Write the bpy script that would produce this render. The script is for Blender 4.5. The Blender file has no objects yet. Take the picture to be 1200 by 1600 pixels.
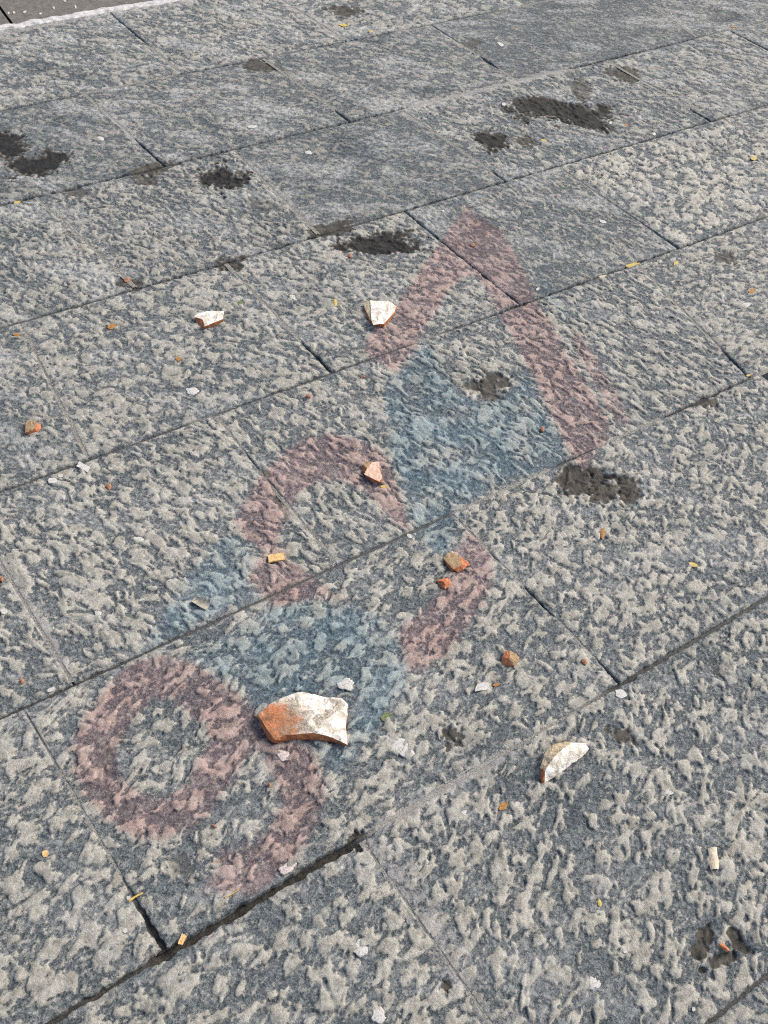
import bpy, bmesh, math, random
import numpy as np
from mathutils import Vector, Matrix

random.seed(7)
rng = np.random.default_rng(11)
SC = bpy.context.scene
COL = SC.collection

# ------------------------------------------------------------------ camera
CAM_H = 1.5
FPX, PITCH, ROLL = 1358.4, 0.90440, 0.11314        # focal length (px of a 1200x1600 frame), tilt down, roll
THETA = 0.63571                                     # direction of the paving courses
_cp, _sp = math.cos(PITCH), math.sin(PITCH)
_r0 = np.array([1.0, 0, 0]); FW = np.array([0, _cp, -_sp]); _u0 = np.cross(_r0, FW)
RT = _r0 * math.cos(ROLL) + _u0 * math.sin(ROLL)
UP = _u0 * math.cos(ROLL) - _r0 * math.sin(ROLL)
cd = bpy.data.cameras.new('camera')
cam = bpy.data.objects.new('camera', cd); COL.objects.link(cam)
cd.sensor_fit = 'VERTICAL'; cd.sensor_height = 24.0; cd.sensor_width = 18.0
cd.lens = FPX / 1600 * 24.0
cd.clip_start = 0.02; cd.clip_end = 500
cam.matrix_world = Matrix(((RT[0], UP[0], -FW[0], 0), (RT[1], UP[1], -FW[1], 0), (RT[2], UP[2], -FW[2], CAM_H), (0, 0, 0, 1)))
SC.camera = cam

# ------------------------------------------------------------------ sky, sun, exposure
SUN_AZ, SUN_EL = math.radians(35), math.radians(42)   # azimuth measured from +x towards +y
w = bpy.data.worlds.new('World'); SC.world = w; w.use_nodes = True
nt = w.node_tree; bg = nt.nodes['Background']
sky = nt.nodes.new('ShaderNodeTexSky'); sky.sky_type = 'NISHITA'; sky.sun_disc = False
sky.sun_elevation = SUN_EL; sky.sun_rotation = math.pi / 2 - SUN_AZ
sky.air_density = 1.0; sky.dust_density = 4.5; sky.ozone_density = 0.6
nt.links.new(sky.outputs[0], bg.inputs[0]); bg.inputs[1].default_value = 0.125
sl = bpy.data.lights.new('sun', 'SUN'); sl.energy = 1.6; sl.angle = math.radians(15); sl.color = (1, 0.955, 0.90)
sun = bpy.data.objects.new('sun', sl); COL.objects.link(sun)
sd = Vector((math.cos(SUN_EL) * math.cos(SUN_AZ), math.cos(SUN_EL) * math.sin(SUN_AZ), math.sin(SUN_EL)))
sun.rotation_euler = sd.to_track_quat('Z', 'Y').to_euler(); sun.location = (3, 3, 6)
SC.view_settings.view_transform = 'Standard'; SC.view_settings.look = 'None'
SC.view_settings.exposure = 0.72; SC.view_settings.gamma = 1.0
SC.cycles.pixel_filter_type = 'BLACKMAN_HARRIS'; SC.cycles.filter_width = 1.1; SC.cycles.use_denoising = False

# ------------------------------------------------------------------ ground coordinates
DV = np.array([math.cos(THETA), math.sin(THETA)]); NV = np.array([-DV[1], DV[0]])
def at(px, py, z=0.0):
    """point on the level z that the photograph shows at (px, py)"""
    d = (px - 600) / FPX * RT - (py - 800) / FPX * UP + FW
    t = (z - CAM_H) / d[2]
    return np.array([d[0] * t, d[1] * t, z])
def gp(pts): return np.array([at(x, y)[:2] for x, y in pts])
def scale_at(px, py): return float(np.linalg.norm(at(px + 1, py) - at(px, py)))
def along(px, py): return float(at(px, py)[:2] @ DV)
def zp(pts, s, ox, oy): return [(ox + x / s, oy + y / s) for x, y in pts]

# ------------------------------------------------------------------ noise
_perm = np.random.default_rng(5).permutation(4096).astype(np.int64)
_ga = np.random.default_rng(6).uniform(0, 2 * np.pi, 4096)
_gx, _gy = np.cos(_ga).astype(np.float32), np.sin(_ga).astype(np.float32)
def perlin(x, y, seed=0):
    xi = np.floor(x).astype(np.int64); yi = np.floor(y).astype(np.int64)
    fx = (x - xi).astype(np.float32); fy = (y - yi).astype(np.float32)
    u = fx * fx * fx * (fx * (fx * 6 - 15) + 10); v = fy * fy * fy * (fy * (fy * 6 - 15) + 10)
    def g(ix, iy, dx, dy):
        h = _perm[(_perm[(ix + seed * 131) & 4095] + iy) & 4095]
        return _gx[h] * dx + _gy[h] * dy
    a = g(xi, yi, fx, fy); b = g(xi + 1, yi, fx - 1, fy)
    c = g(xi, yi + 1, fx, fy - 1); d = g(xi + 1, yi + 1, fx - 1, fy - 1)
    return ((a + (b - a) * u) + ((c + (d - c) * u) - (a + (b - a) * u)) * v) * 1.5
_hv = np.random.default_rng(8).uniform(0, 1, (4, 4096)).astype(np.float32)
def strikes(p, q, cu, cv, seed, jit=.38):
    """raised spots left between single chisel strikes: jittered, turned, unequal ellipses; 1 at a centre, below 0 outside"""
    jj = np.floor(q / cv).astype(np.int64); best = np.full(p.shape, -1.0, np.float32)
    for dj in (-1, 0, 1):
        j = jj + dj; off = (j & 1) * .5
        ii = np.floor(p / cu - off).astype(np.int64)
        for di in (-1, 0, 1):
            i = ii + di; h = _perm[(_perm[(i + seed * 57) & 4095] + j) & 4095]
            dx = p - (i + off + .1 + .8 * _hv[0][h]) * cu; dy = q - (j + .1 + .8 * _hv[1][h]) * cv
            an = (_hv[2][h] - .5) * 2 * jit; c, s_ = np.cos(an), np.sin(an)
            sz = .40 + .75 * _hv[3][h]; asp = .75 + .5 * _hv[0][(h * 7 + 3) & 4095]
            u = (dx * c + dy * s_) / (cu * .74 * sz * asp); v = (-dx * s_ + dy * c) / (cv * .64 * sz / asp)
            np.maximum(best, (1 - np.sqrt(u * u + v * v)).astype(np.float32), out=best)
    return best
def sst(a, b, x):
    t = np.clip((x - a) / (b - a), 0, 1); return t * t * (3 - 2 * t)
def poly_sd(x, y, P):
    """signed distance to a polygon, negative inside"""
    d2 = np.full(x.shape, 1e9); ins = np.zeros(x.shape, bool)
    n = len(P)
    for i in range(n):
        ax, ay = P[i]; bx, by = P[(i + 1) % n]
        ex, ey = bx - ax, by - ay; wx, wy = x - ax, y - ay
        t = np.clip((wx * ex + wy * ey) / (ex * ex + ey * ey + 1e-12), 0, 1)
        d2 = np.minimum(d2, (wx - ex * t) ** 2 + (wy - ey * t) ** 2)
        c = (ay > y) != (by > y)
        with np.errstate(divide='ignore', invalid='ignore'):
            ins ^= c & (x < ex * (y - ay) / (by - ay + 1e-15) + ax)
    d = np.sqrt(d2); return np.where(ins, -d, d)
def line_d(x, y, P):
    d2 = np.full(x.shape, 1e9)
    for i in range(len(P) - 1):
        ax, ay = P[i]; ex, ey = P[i + 1][0] - ax, P[i + 1][1] - ay
        t = np.clip(((x - ax) * ex + (y - ay) * ey) / (ex * ex + ey * ey + 1e-12), 0, 1)
        d2 = np.minimum(d2, (x - ax - ex * t) ** 2 + (y - ay - ey * t) ** 2)
    return np.sqrt(d2)

# ------------------------------------------------------------------ materials
class NT:
    def __init__(s, name):
        s.m = bpy.data.materials.new(name); s.m.use_nodes = True
        s.t = s.m.node_tree; s.b = s.t.nodes['Principled BSDF']; s.pos = None
    def n(s, typ, **kw):
        o = s.t.nodes.new(typ)
        for k, v in kw.items(): setattr(o, k, v)
        return o
    def put(s, sock, v):
        if hasattr(v, 'is_linked'): s.t.links.new(v, sock)
        else:
            if isinstance(v, (tuple, list)) and len(v) == 3 and sock.type == 'RGBA': v = (*v, 1)
            sock.default_value = v
    def P(s):
        if s.pos is None: s.pos = s.n('ShaderNodeNewGeometry').outputs['Position']
        return s.pos
    def O(s): return s.n('ShaderNodeTexCoord').outputs['Object']
    def noise(s, scale, detail=4, rough=.6, vec=None, dist=0.0):
        o = s.n('ShaderNodeTexNoise'); s.put(o.inputs['Vector'], vec if vec is not None else s.P())
        s.put(o.inputs['Scale'], scale); s.put(o.inputs['Detail'], detail); s.put(o.inputs['Roughness'], rough); s.put(o.inputs['Distortion'], dist)
        return o.outputs['Fac']
    def math(s, op, a, b=0.0, c=None, clamp=False):
        o = s.n('ShaderNodeMath', operation=op, use_clamp=clamp); s.put(o.inputs[0], a); s.put(o.inputs[1], b)
        if c is not None: s.put(o.inputs[2], c)
        return o.outputs[0]
    def rng(s, v, a, b, c=0.0, d=1.0, smooth=True):
        o = s.n('ShaderNodeMapRange', interpolation_type='SMOOTHSTEP' if smooth else 'LINEAR')
        for k, q in zip(('Value', 'From Min', 'From Max', 'To Min', 'To Max'), (v, a, b, c, d)): s.put(o.inputs[k], q)
        return o.outputs[0]
    def mix(s, f, a, b, blend='MIX'):
        o = s.n('ShaderNodeMix', data_type='RGBA', blend_type=blend)
        s.put(o.inputs[0], f); s.put(o.inputs[6], a); s.put(o.inputs[7], b); return o.outputs[2]
    def attr(s, name): return s.n('ShaderNodeAttribute', attribute_name=name).outputs['Fac']
    def bump(s, h, strength, dist, prev=None):
        o = s.n('ShaderNodeBump'); s.put(o.inputs['Height'], h); s.put(o.inputs['Strength'], strength); s.put(o.inputs['Distance'], dist)
        if prev is not None: s.put(o.inputs['Normal'], prev)
        return o.outputs[0]
    def done(s, col, rough=.85, nrm=None, spec=.3):
        s.put(s.b.inputs['Base Color'], col); s.put(s.b.inputs['Roughness'], rough); s.put(s.b.inputs['Specular IOR Level'], spec)
        if nrm is not None: s.put(s.b.inputs['Normal'], nrm)
        return s.m

def stone_material():
    k = NT('lava_stone')
    pad, dust, tone, pit, cem = (k.attr(a) for a in ('pad', 'dust', 'tone', 'pit', 'cement'))
    fine = k.noise(120, 8, .80, dist=.5); micro = k.noise(360, 4, .75); mid = k.noise(48, 6, .70); big = k.noise(3.2, 4, .6)
    grain = k.noise(230, 4, .7); film = k.noise(75, 8, .78, dist=.4)
    # dark blue grey rock, lighter where a thin film of dust has stuck, with pale mineral specks
    mp = k.n('ShaderNodeMapping'); k.put(mp.inputs['Vector'], k.P()); mp.inputs['Scale'].default_value = (.5, 1.25, 1)
    cloud = k.noise(8.5, 8, .70, mp.outputs[0], .6)
    d0 = k.mix(k.rng(fine, .40, .60), (.030, .042, .050), (.115, .133, .142))
    d0 = k.mix(k.math('MULTIPLY', k.rng(film, .46, .60), .66), d0, (.255, .270, .265))
    d1 = k.mix(k.math('MULTIPLY', k.rng(micro, .53, .65), .62), d0, (.36, .37, .355))
    d2 = k.mix(k.math('MULTIPLY', k.rng(grain, .47, .36), .80), d1, (.020, .030, .037))
    # trodden-in pale dust and wear
    t0 = k.mix(k.rng(mid, .38, .62), (.285, .272, .228), (.475, .456, .390))
    t1 = k.mix(k.math('MULTIPLY', k.rng(grain, .53, .66), .55), t0, (.57, .56, .50))
    t2 = k.mix(k.math('MULTIPLY', k.rng(micro, .46, .36), .45), t1, (.135, .138, .130))
    edge = k.math('ADD', pad, k.math('MULTIPLY', k.math('SUBTRACT', fine, .5), 2.4))
    edge = k.math('ADD', edge, k.math('MULTIPLY', k.math('SUBTRACT', film, .5), 1.4))
    edge = k.math('ADD', edge, k.math('MULTIPLY', k.math('SUBTRACT', big, .5), .5))
    wear = k.math('MULTIPLY', k.rng(edge, .20, .88), dust, clamp=True)
    col = k.mix(wear, d2, t2)
    # scuffed, washed-out clouds and darker damp-stained areas
    col = k.mix(k.math('MULTIPLY', k.math('MULTIPLY', k.rng(cloud, .48, .62), k.rng(film, .40, .60, .12, .95)), k.rng(dust, .9, .65, .45, 1.0)), col, (.44, .445, .425))
    dkc = k.noise(5.0, 7, .68, dist=1.0)
    col = k.mix(k.math('MULTIPLY', k.math('MULTIPLY', k.rng(dkc, .52, .66), k.rng(dust, .95, .65, .45, .85)), 1.0), col, k.mix(1.0, col, (.50, .55, .60), 'MULTIPLY'))
    # slab-to-slab tone
    o = k.n('ShaderNodeMix', data_type='RGBA', blend_type='MULTIPLY'); k.put(o.inputs[0], 1.0); k.put(o.inputs[6], col)
    cmb = k.n('ShaderNodeCombineColor'); [k.put(cmb.inputs[i], tone) for i in range(3)]
    k.put(o.inputs[7], cmb.outputs[0]); col = o.outputs[2]
    # paint
    pk, bl = k.attr('pink'), k.attr('blue')
    pk = k.math('MULTIPLY', pk, k.rng(fine, .25, .5, .72, 1.0)); bl = k.math('MULTIPLY', bl, k.rng(fine, .25, .55, .6, 1.0))
    pcol = k.mix(.11, k.mix(1.0, col, (1.02, .79, .80), 'MULTIPLY'), (.29, .17, .17))
    col = k.mix(pk, col, pcol)
    bcol = k.mix(.09, k.mix(1.0, col, (.71, .89, 1.01), 'MULTIPLY'), (.08, .18, .24))
    col = k.mix(bl, col, bcol)
    # cement smears, then muck in the pits
    cm = k.rng(k.math('ADD', cem, k.math('ADD', k.math('MULTIPLY', k.math('SUBTRACT', fine, .5), 1.2), k.math('MULTIPLY', k.math('SUBTRACT', film, .5), 1.4))), .36, .80)
    ccol = k.mix(k.rng(mid, .3, .7), (.25, .24, .225), (.44, .43, .41))
    ccol = k.mix(k.math('MULTIPLY', k.rng(micro, .45, .3), .5), ccol, (.12, .12, .115))
    col = k.mix(k.math('MULTIPLY', cm, .62), col, ccol)
    pm = k.rng(k.math('ADD', pit, k.math('ADD', k.math('MULTIPLY', k.math('SUBTRACT', film, .5), .9), k.math('MULTIPLY', k.math('SUBTRACT', fine, .5), .5))), .24, .58)
    mcol = k.mix(k.rng(mid, .40, .60), (.042, .040, .034), (.088, .080, .064))
    mcol = k.mix(k.rng(pit, .78, .98), mcol, k.mix(k.rng(mid, .42, .60), (.007, .008, .008), (.024, .022, .019)))
    mcol = k.mix(k.math('MULTIPLY', k.rng(micro, .60, .74), .25), mcol, (.12, .11, .09))
    col = k.mix(k.math('MULTIPLY', pm, k.rng(pit, .15, .7, .45, .99)), col, mcol)
    h = k.math('ADD', k.math('MULTIPLY', fine, 1.0), k.math('MULTIPLY', micro, .45))
    nr = k.bump(h, 1.0, .0030)
    rough = k.rng(pm, 0, 1, .86, .72)
    return k.done(col, rough, nr, .3)

def mortar_material():
    k = NT('joint_mortar')
    c = k.attr('cement'); f = k.noise(260, 5, .7); m = k.noise(60, 4, .6); mi = k.noise(700, 2, .6)
    dk = k.mix(k.rng(f, .35, .65), (.018, .017, .015), (.060, .055, .048))
    gr = k.mix(k.rng(f, .35, .65), (.050, .052, .052), (.115, .115, .108))
    pl = k.mix(k.rng(m, .35, .65), (.27, .26, .24), (.44, .43, .41))
    pl = k.mix(k.math('MULTIPLY', k.rng(mi, .45, .3), .5), pl, (.12, .12, .11))
    st = k.mix(k.rng(f, .38, .62), (.115, .115, .105), (.31, .30, .26))
    col = k.mix(k.rng(c, 0, .35), dk, gr); col = k.mix(k.rng(c, .35, .68), col, st); col = k.mix(k.rng(c, .78, .92), col, pl)
    return k.done(col, .9, k.bump(f, .8, .003))

def simple(name, stops, scale=120, rough=.8, bump=.0015, speck=None, spec=.3):
    """colour noise between stops (list of colours), with fine grain and relief"""
    k = NT(name); o = k.O()
    a = k.noise(scale, 5, .65, o, .3); b = k.noise(scale * 4.3, 4, .65, o)
    col = stops[0]
    for i, c in enumerate(stops[1:]):
        lo = .30 + .40 * i / max(1, len(stops) - 1); col = k.mix(k.rng(a, lo, lo + .22), col, c)
    if speck: col = k.mix(k.math('MULTIPLY', k.rng(b, .57, .70), .8), col, speck)
    return k.done(col, rough, k.bump(k.math('ADD', a, k.math('MULTIPLY', b, .6)), .8, bump), spec)

def limewash_material(name, clay=(.34, .125, .050), grey_amt=1.0):
    """weathered face: limewash over clay, bare where attribute 'bare' is high"""
    k = NT(name); o = k.O()
    a = k.noise(30, 6, .68, o, .5); b = k.noise(300, 5, .7, o); c = k.noise(75, 6, .72, o, .5)
    white = k.mix(k.rng(c, .42, .58), (.56, .51, .41), (.86, .85, .81))
    white = k.mix(k.math('MULTIPLY', k.rng(b, .62, .72), .4), white, (.36, .31, .24))
    grey = k.mix(k.rng(b, .38, .62), (.20, .175, .14), (.50, .45, .36))
    white = k.mix(k.math('MULTIPLY', k.rng(a, .55, .45), grey_amt), white, grey)
    cl = k.mix(k.rng(b, .36, .62), clay, tuple(min(1, v * 1.6 + .03) for v in clay))
    cl = k.mix(k.math('MULTIPLY', k.rng(c, .48, .62), .8), cl, (.20, .115, .060))
    n_ = k.math('ADD', k.math('SUBTRACT', a, .5), k.math('SUBTRACT', c, .5))
    cl = k.mix(k.math('MULTIPLY', k.rng(a, .56, .40), .6), cl, (.24, .165, .105))
    f = k.rng(k.math('ADD', k.attr('bare'), k.math('MULTIPLY', n_, 1.7)), .22, .82)
    return k.done(k.mix(f, white, cl), .82, k.bump(k.math('ADD', c, k.math('MULTIPLY', b, .5)), .9, .0025))

M = {}
M['stone'] = stone_material(); M['mortar'] = mortar_material()
M['lime'] = limewash_material('limewash_face'); M['lime_pale'] = limewash_material('pale_limewash_face', grey_amt=.28)
M['clay'] = simple('terracotta_break', [(.22, .075, .032), (.42, .150, .062), (.55, .235, .11)], 160, .9, .002, (.62, .33, .19))
M['brick'] = simple('brick_orange', [(.30, .095, .042), (.50, .180, .082), (.60, .28, .155)], 170, .9, .002, (.60, .40, .29))
M['crumb'] = simple('dusty_brick_crumb', [(.22, .095, .055), (.36, .165, .095), (.46, .27, .18)], 260, .9, .002, (.46, .36, .28))
M['brick_tan'] = simple('weathered_brick_skin', [(.17, .115, .065), (.34, .235, .13), (.44, .31, .18)], 190, .9, .002, (.60, .53, .42))
M['brick_pink'] = simple('pink_brick_skin', [(.46, .27, .18), (.62, .42, .31), (.70, .53, .42)], 130, .9, .0015, (.74, .65, .56))
M['crust'] = simple('mortar_crust', [(.25, .19, .115), (.48, .39, .26), (.62, .54, .40)], 160, .92, .0025, (.75, .68, .52))
M['white'] = simple('white_plaster', [(.36, .35, .32), (.52, .51, .48), (.62, .61, .59)], 200, .8, .0015, (.30, .29, .27))
M['gum'] = simple('trodden_gum', [(.34, .335, .315), (.52, .51, .48), (.64, .63, .60)], 240, .75, .002, (.20, .20, .19))
M['gum_pink'] = simple('pinkish_gum', [(.36, .30, .28), (.56, .48, .45), (.63, .57, .53)], 240, .75, .002, (.24, .20, .19))
M['leaf_yellow'] = simple('dry_yellow_leaf', [(.26, .18, .05), (.50, .38, .10), (.62, .52, .22)], 300, .7, .0008, (.22, .12, .03))
M['leaf_brown'] = simple('dry_brown_leaf', [(.13, .06, .02), (.34, .17, .045), (.48, .27, .09)], 300, .7, .0008, (.10, .05, .02))
M['leaf_green'] = simple('green_leaf', [(.05, .075, .025), (.11, .15, .05), (.24, .25, .10)], 300, .6, .0008, (.20, .20, .06))
M['wood_pale'] = simple('pale_wood', [(.30, .24, .16), (.55, .48, .36), (.68, .62, .50)], 200, .8, .001, (.26, .20, .12))
M['wood_tan'] = simple('tan_wood', [(.50, .30, .11), (.64, .42, .18), (.72, .52, .27)], 180, .8, .001, (.40, .22, .08))
M['wood_grey'] = simple('grey_bark', [(.15, .14, .11), (.30, .28, .225), (.40, .38, .32)], 200, .8, .001, (.55, .53, .47))
M['asphalt'] = simple('dark_roadway', [(.095, .090, .080), (.14, .132, .118), (.19, .18, .16)], 60, .9, .003, (.20, .19, .17))
M['kerb'] = simple('white_cement', [(.30, .295, .28), (.52, .515, .50), (.62, .615, .60)], 40, .85, .003, (.33, .32, .31))
M['soil'] = simple('bedding_earth', [(.03, .028, .024), (.05, .046, .04)], 40, .95, .003)
M['twig'] = simple('straw', [(.34, .22, .05), (.55, .38, .10), (.62, .47, .18)], 260, .8, .0008)

# ------------------------------------------------------------------ object helpers
def tag(o, label=None, cat=None, group=None, kind=None):
    for kk, v in (('label', label), ('category', cat), ('group', group), ('kind', kind)):
        if v: o[kk] = v
    return o
def link(name, me, mats, parent=None, loc=(0, 0, 0)):
    o = bpy.data.objects.new(name, me); COL.objects.link(o); o.location = loc
    for m in (mats if isinstance(mats, (list, tuple)) else [mats]): me.materials.append(m)
    if parent is not None: o.parent = parent
    return o
def mesh_np(name, V, F, attrs=None, smooth=True):
    me = bpy.data.meshes.new(name)
    F = np.asarray(F, np.int32); k = F.shape[1]
    me.vertices.add(len(V)); me.vertices.foreach_set('co', np.asarray(V, np.float32).ravel())
    me.loops.add(F.size); me.loops.foreach_set('vertex_index', F.ravel())
    me.polygons.add(len(F)); me.polygons.foreach_set('loop_start', np.arange(0, F.size, k, dtype=np.int32))
    me.polygons.foreach_set('use_smooth', np.full(len(F), smooth))
    me.update(calc_edges=True)
    for a, v in (attrs or {}).items():
        at_ = me.attributes.new(a, 'FLOAT', 'POINT'); at_.data.foreach_set('value', np.asarray(v, np.float32))
    return me

# ================================================================== PAVEMENT
# course lines: distance across the courses
CL = {'Y': -.66, 'Z': -.141, 'A': .369, 'B': .875, 'C': 1.388, 'D': 1.907, 'E': 2.430, 'F': 2.947, 'G': 3.500}
# joint profiles: (pixel on the line, width mm, depth mm, cement 0 dark .5 grey 1 pale)
def prof(rows):
    rows = [(along(x, y), wd, dp, c) for (x, y), wd, dp, c in rows]
    a = np.array(rows).T
    return lambda s: (np.interp(s, a[0], a[1]) * 1e-3, np.interp(s, a[0], a[2]) * 1e-3, np.interp(s, a[0], a[3]))
LP = {
 'Y': prof([((0, 1600), 4, 6, .2)]),
 'Z': prof([((1105, 1599), 5, 4, .2)]),
 'A': prof([((0, 1640), 7, 10, .15), ((220, 1512), 8, 12, .1), ((260, 1488), 13, 22, .05), ((400, 1405), 13, 24, .05), ((540, 1325), 13, 20, .05), ((566, 1308), 8, 6, .3),
            ((585, 1296), 6, .5, .83), ((770, 1190), 5, .5, .83), ((840, 1150), 1.5, .6, .7), ((930, 1082), 4, 1.5, .5), ((955, 1062), 7, 9, .15), ((1030, 1030), 7, 7, .25), ((1197, 937), 6, 5, .3)]),
 'B': prof([((0, 1120), 5, 5, .14), ((105, 1072), 6, 6, .12), ((250, 1007), 5, 4, .24), ((400, 938), 4.5, 3.5, .28), ((700, 808), 4.5, 3.2, .30), ((712, 803), .5, .3, .7), ((855, 735), .5, .3, .7), ((870, 728), 5, 5, .2), ((925, 704), 5, 5, .2),
            ((935, 700), .5, .3, .7), ((1030, 655), .5, .3, .7), ((1045, 648), 6, 8, .1), ((1165, 594), 5, 8, .1), ((1180, 588), 1.5, .6, .7)]),
 'C': prof([((0, 766), 4.5, 4, .24), ((280, 668), 4.5, 4, .24), ((300, 661), 4, 1.5, .55), ((330, 651), 4, 1.5, .55), ((345, 645), 4.5, 4.5, .22), ((520, 585), 4.5, 4.5, .22), ((640, 545), 5, 4, .25), ((655, 538), .5, .3, .7), ((700, 522), 4, 2, .4), ((740, 506), 5, 7, .12),
            ((815, 478), 6, 9, .08), ((930, 432), 5, 6, .2), ((1000, 408), 6, 7, .12), ((1060, 384), 7, 9, .08), ((1197, 335), 5, 5, .25)]),
 'D': prof([((0, 512), 4, 2, .4), ((60, 494), 5, 4, .25), ((215, 448), 6, 6, .15), ((300, 425), 6, 8, .08), ((480, 374), 7, 9, .06), ((560, 350), 5, 4, .2), ((640, 328), 6, 7, .1), ((870, 260), 6, 7, .12), ((1110, 187), 5, 6, .15), ((1197, 162), 4, 3, .3)]),
 'E': prof([((0, 317), 8, 8, .1), ((135, 287), 9, 9, .06), ((260, 260), 8, 8, .08), ((545, 189), 9, 10, .05), ((620, 174), 7, 8, .1), ((640, 169), 3.5, .5, .84), ((880, 110), 3.5, .5, .84), ((895, 106), 10, 10, .05), ((1060, 66), 9, 10, .05), ((1095, 58), 5, 2, .6), ((1197, 32), 5, 2, .6)]),
 'F': prof([((0, 172), 6, 3, .4), ((30, 166), 7, 6, .15), ((110, 150), 6, 6, .15), ((130, 146), .5, .3, .7), ((270, 120), .5, .3, .7), ((290, 116), 6, 5, .2), ((410, 93), 6, 5, .2), ((425, 90), 4, 1, .6), ((500, 72), 6, 6, .15), ((600, 52), 9, 10, .05), ((620, 47), 4, 1, .6), ((680, 36), 6, 4, .3), ((740, 25), 5, 4, .3), ((800, 12), 4, 1, .6)]),
 'G': prof([((0, 42), 2, .5, .95)]),
}
# cross joints per course: (a at lower line, a at upper line, [(t, width, depth, cement)...]) t from lower to upper
OPEN = [(0, 5, 9, .08), (.4, 4, 7, .1), (.6, 5, 8, .08), (1, 4, 7, .1)]
HID = [(0, .5, .3, .7), (1, .5, .3, .7)]
CEM = [(0, 3, .4, .80), (1, 3, .4, .80)]
XJ = {
 ('Y', 'Z'): [(-1.3, -1.35, HID), (-.4, -.45, HID), (.6, .55, HID), (1.5, 1.45, HID)],
 ('Z', 'A'): [(-1.0, -1.05, HID), (.35, .300, [(0, .6, .3, .75), (.55, .6, .3, .75), (.6, 1, .6, .65), (.72, 1, .6, .65), (.76, .6, .3, .75), (1, 2, .6, .75)]), (1.55, 1.5, HID)],
 ('A', 'B'): [(-.95, -1.0, HID), (-.048, -.112, [(0, 8, 12, .08), (.13, 7, 9, .12), (.2, 4, 4, .35), (.3, 1.2, .7, .68), (.6, 1, .6, .68), (.8, 2, 1.4, .58), (.95, 2, 1.4, .58), (1, 1, .6, .68)]),
              (.887, .829, [(0, 7, 11, .05), (.08, 5, 8, .1), (.13, 2, 1, .65), (.36, 1.5, .6, .7), (.41, 4, 6, .15), (.50, 4, 5, .2), (.55, .5, .3, .7), (.68, .5, .3, .7), (.72, 3, 3, .35), (.77, .5, .3, .7), (1, 1.2, .5, .7)]), (1.86, 1.80, HID)],
 ('B', 'C'): [(-.85, -.9, HID), (-.018, -.075, CEM), (.541, .497, [(0, .5, .3, .7), (.3, 1.2, .5, .7), (.42, 2, 1, .6), (.60, 2, 2, .5), (.68, 3, 3, .3), (.74, 2, 1, .6), (.78, .5, .3, .75), (1, .5, .3, .75)]),
              (1.775, 1.83, [(0, 6, 8, .08), (.15, 5, 6, .15), (.25, 1.5, .6, .7), (1, .5, .3, .7)]), (2.7, 2.72, HID)],
 ('C', 'D'): [(-.7, -.75, HID), (.195, .20, HID), (.814, .765, [(0, 7, 9, .06), (.22, 6, 7, .1), (.28, 1.5, .6, .7), (1, .5, .3, .7)]), (1.407, 1.353, OPEN),
              (2.003, 1.945, [(0, 8, 10, .05), (.12, 7, 9, .06), (.2, 4, 2, .5), (1, .5, .3, .7)]), (2.75, 2.70, HID), (3.6, 3.55, HID)],
 ('D', 'E'): [(-.4, -.5, HID), (.51, .405, HID), (1.063, 1.034, HID), (1.738, 1.666, [(0, 8, 10, .06), (.08, 6, 5, .2), (.15, 1.5, .5, .75), (1, .5, .3, .75)]), (2.652, 2.60, [(0, 8, 10, .05), (.14, 8, 9, .06), (.2, .5, .3, .7), (1, .5, .3, .7)]), (3.32, 3.275, OPEN), (4.3, 4.25, HID)],
 ('E', 'F'): [(-.2, -.25, HID), (.806, .735, [(0, 6, 9, .06), (.28, 5, 7, .1), (.36, 3.5, .5, .84), (.7, 3.5, .5, .84), (1, .5, .3, .7)]), (1.466, 1.396, [(0, 8, 10, .06), (.12, 7, 8, .08), (.17, .5, .3, .7), (1, .5, .3, .7)]),
              (2.175, 2.13, [(0, .5, .3, .75), (.2, .5, .3, .7), (.24, 8, 9, .06), (.36, 8, 9, .06), (.42, .5, .3, .75), (1, 5, 3, .7)]), (3.092, 3.13, HID), (4.2, 4.15, HID)],
 ('F', 'G'): [(.1, .05, HID), (1.085, 1.030, [(0, .5, .3, .7), (.4, .5, .3, .7), (.6, 5, 6, .15), (.92, 5, 6, .15), (1, 2, 1, .6)]), (1.748, 1.665, CEM), (2.6, 2.55, HID), (3.5, 3.45, HID), (4.4, 4.3, HID)],
}
def xprof(rows):
    a = np.array(rows, float).T
    return lambda t: (np.interp(t, a[0], a[1]) * 1e-3, np.interp(t, a[0], a[2]) * 1e-3, np.interp(t, a[0], a[3]))

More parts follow.
